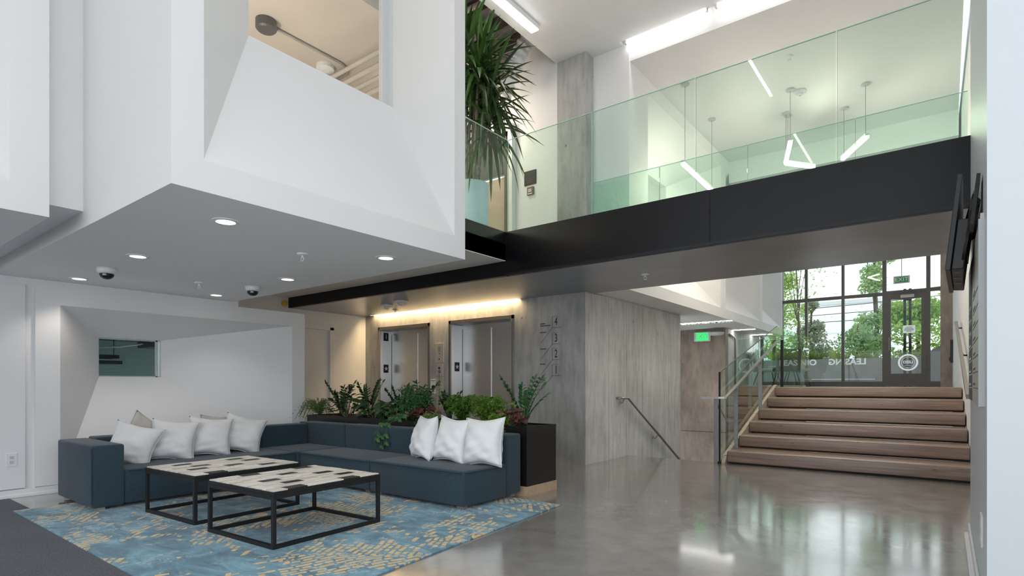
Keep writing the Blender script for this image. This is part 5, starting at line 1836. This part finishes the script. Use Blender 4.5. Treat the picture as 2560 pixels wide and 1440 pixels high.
# trailing vine over the sofa back
tv_ = thing('trailing_vine', 'trailing vine hanging over the sofa back', 'plant', (-5.08, 4.54, 0.70))
rnd = random.Random(50)
for k, (dx, ln) in enumerate(((-0.06, 0.20), (0.0, 0.30), (0.07, 0.24))):
    pts = [(dx * 0.3, 0.04, 0.0), (dx * 0.6, -0.06, 0.05), (dx * 0.9, -0.15, 0.02), (dx, -0.30, -0.04), (dx * 1.1, -0.345, -0.06 - ln * 0.4), (dx * 1.2, -0.35, -0.05 - ln * 0.8)]
    MB().tube(pts, 0.0035, 4).build('vine_stem', 'leaf_mid', tv_)
    for p in pts[1:]:
        for s in (-1, 1):
            place_leaf(LEAF['pothos'], p, (s * 0.8, -0.35, -0.5 + rnd.uniform(-0.3, 0.3)), (0, -1, 0.4), tv_, rnd.uniform(0.55, 0.8))
# slender flowering spike
fsn = thing('pale_spike_plant', 'thin pale green flower spike before the left lift door', 'plant', (-4.92, 4.94, 0.668))
MB().tube([(0, 0, 0), (0.01, 0, 0.3), (0.0, 0.01, 0.56)], 0.004, 5).build('stem', 'leaf_fern', fsn)
for k in range(16):
    an = k * 2.4
    place_leaf(LEAF['lime'], (0, 0.01, 0.34 + k * 0.014), (math.cos(an), math.sin(an), 0.3), (0, 0, 1), fsn, 0.38)

# tall dracaena in a blue pot on the gallery
dr_ = thing('dracaena', 'tall spear leaved plant on cane stems in the blue pot', 'plant', (-4.76, 5.36, 3.58))
rnd = random.Random(77)
SP = [leaf_mesh(0.56, 0.050, 'leaf_spear', c, 7) for c in (0.25, 0.55, 0.95)]
canes = [((-0.05, 0.02), (-0.10, 0.10, 1.10), 44), ((0.07, -0.03), (0.14, -0.02, 1.42), 56), ((0.02, 0.08), (0.22, 0.10, 0.80), 40), ((-0.02, -0.06), (-0.03, -0.08, 1.66), 60), ((0.06, 0.05), (0.20, 0.14, 1.20), 50), ((0.0, 0.0), (0.06, 0.12, 1.55), 48)]
for (b0, tp, cnt) in canes:
    MB().tube([(b0[0], b0[1], 0.0), (b0[0] * 1.1 + tp[0] * 0.2, b0[1] + tp[1] * 0.2, tp[2] * 0.5), (tp[0], tp[1], tp[2])], [0.024, 0.020, 0.015], 8).build('cane', 'bark', dr_, smooth=True)
    for k in range(cnt):
        u = k / cnt
        an = k * 2.399 + rnd.uniform(-0.2, 0.2)
        el_a = R(78 - 105 * (1 - u)) + rnd.uniform(-0.15, 0.15)
        p = Vector(tp) + Vector((0, 0, -0.16 + 0.24 * u))
        d = Vector((math.cos(an) * math.cos(el_a), math.sin(an) * math.cos(el_a), math.sin(el_a)))
        me = SP[2 if u < 0.35 else 1 if u < 0.75 else 0]
        place_leaf(me, p, d, (0, 0, 1), dr_, rnd.uniform(0.85, 1.25))
pt = thing('plant_pot', 'tall pale blue cylindrical pot on the upper gallery floor', 'pot', (-4.76, 5.36, 2.75))
MB().lathe([(0.19, 0), (0.215, 0.02), (0.225, 0.86), (0.22, 0.875), (0.19, 0.875), (0.19, 0.83), (0.01, 0.83)], n=32).build('shell', 'pot_blue', pt, smooth=True)
MB().lathe([(0.185, 0.83), (0.01, 0.832)], n=20).build('soil', 'soil', pt)

# ================================================================== LANDING FURNITURE
def lounge_chair(x, y, rz, m, label):
    t = thing('lounge_chair', label, 'chair', (x, y, ZL), rz, group='lounge chairs on the landing')
    MB().box(-0.27, 0.27, -0.26, 0.26, 0.36, 0.44).build('seat', m, t, bevel=0.03)
    o = MB().prism([(0.22, 0.36), (0.27, 0.36), (0.42, 0.86), (0.36, 0.87)], 'x', -0.26, 0.26).build('backrest', m, t, bevel=0.02)
    for sx_ in (-1, 1):
        for sy_ in (-1, 1):
            MB().tube([(sx_ * 0.18, sy_ * 0.16, 0.36), (sx_ * 0.27, sy_ * 0.27, 0.0)], 0.011, 6).build('leg', 'black_metal', t)
    return t


lounge_chair(-2.98, 14.5, R(200), 'chair_brown', 'brown shell lounge chair on the landing seen from behind')
lounge_chair(-2.95, 15.45, R(20), 'chair_tan', 'tan box lounge chair on the landing nearest the window')
lounge_chair(-3.52, 15.0, R(120), 'frame_grey', 'pale grey lounge chair on the landing beside the concrete wall')
tb_ = thing('side_table', 'round white topped side table between the landing chairs', 'table', (-3.5, 15.75, ZL))
MB().lathe([(0.20, 0.50), (0.20, 0.52)], n=28).build('top', 'trim_white', tb_)
MB().tube([(0, 0, 0.02), (0, 0, 0.50)], 0.02, 8).build('stem', 'dull_steel', tb_)
MB().lathe([(0.2, 0.0), (0.2, 0.012), (0.03, 0.025)], n=24).build('base', 'dull_steel', tb_)
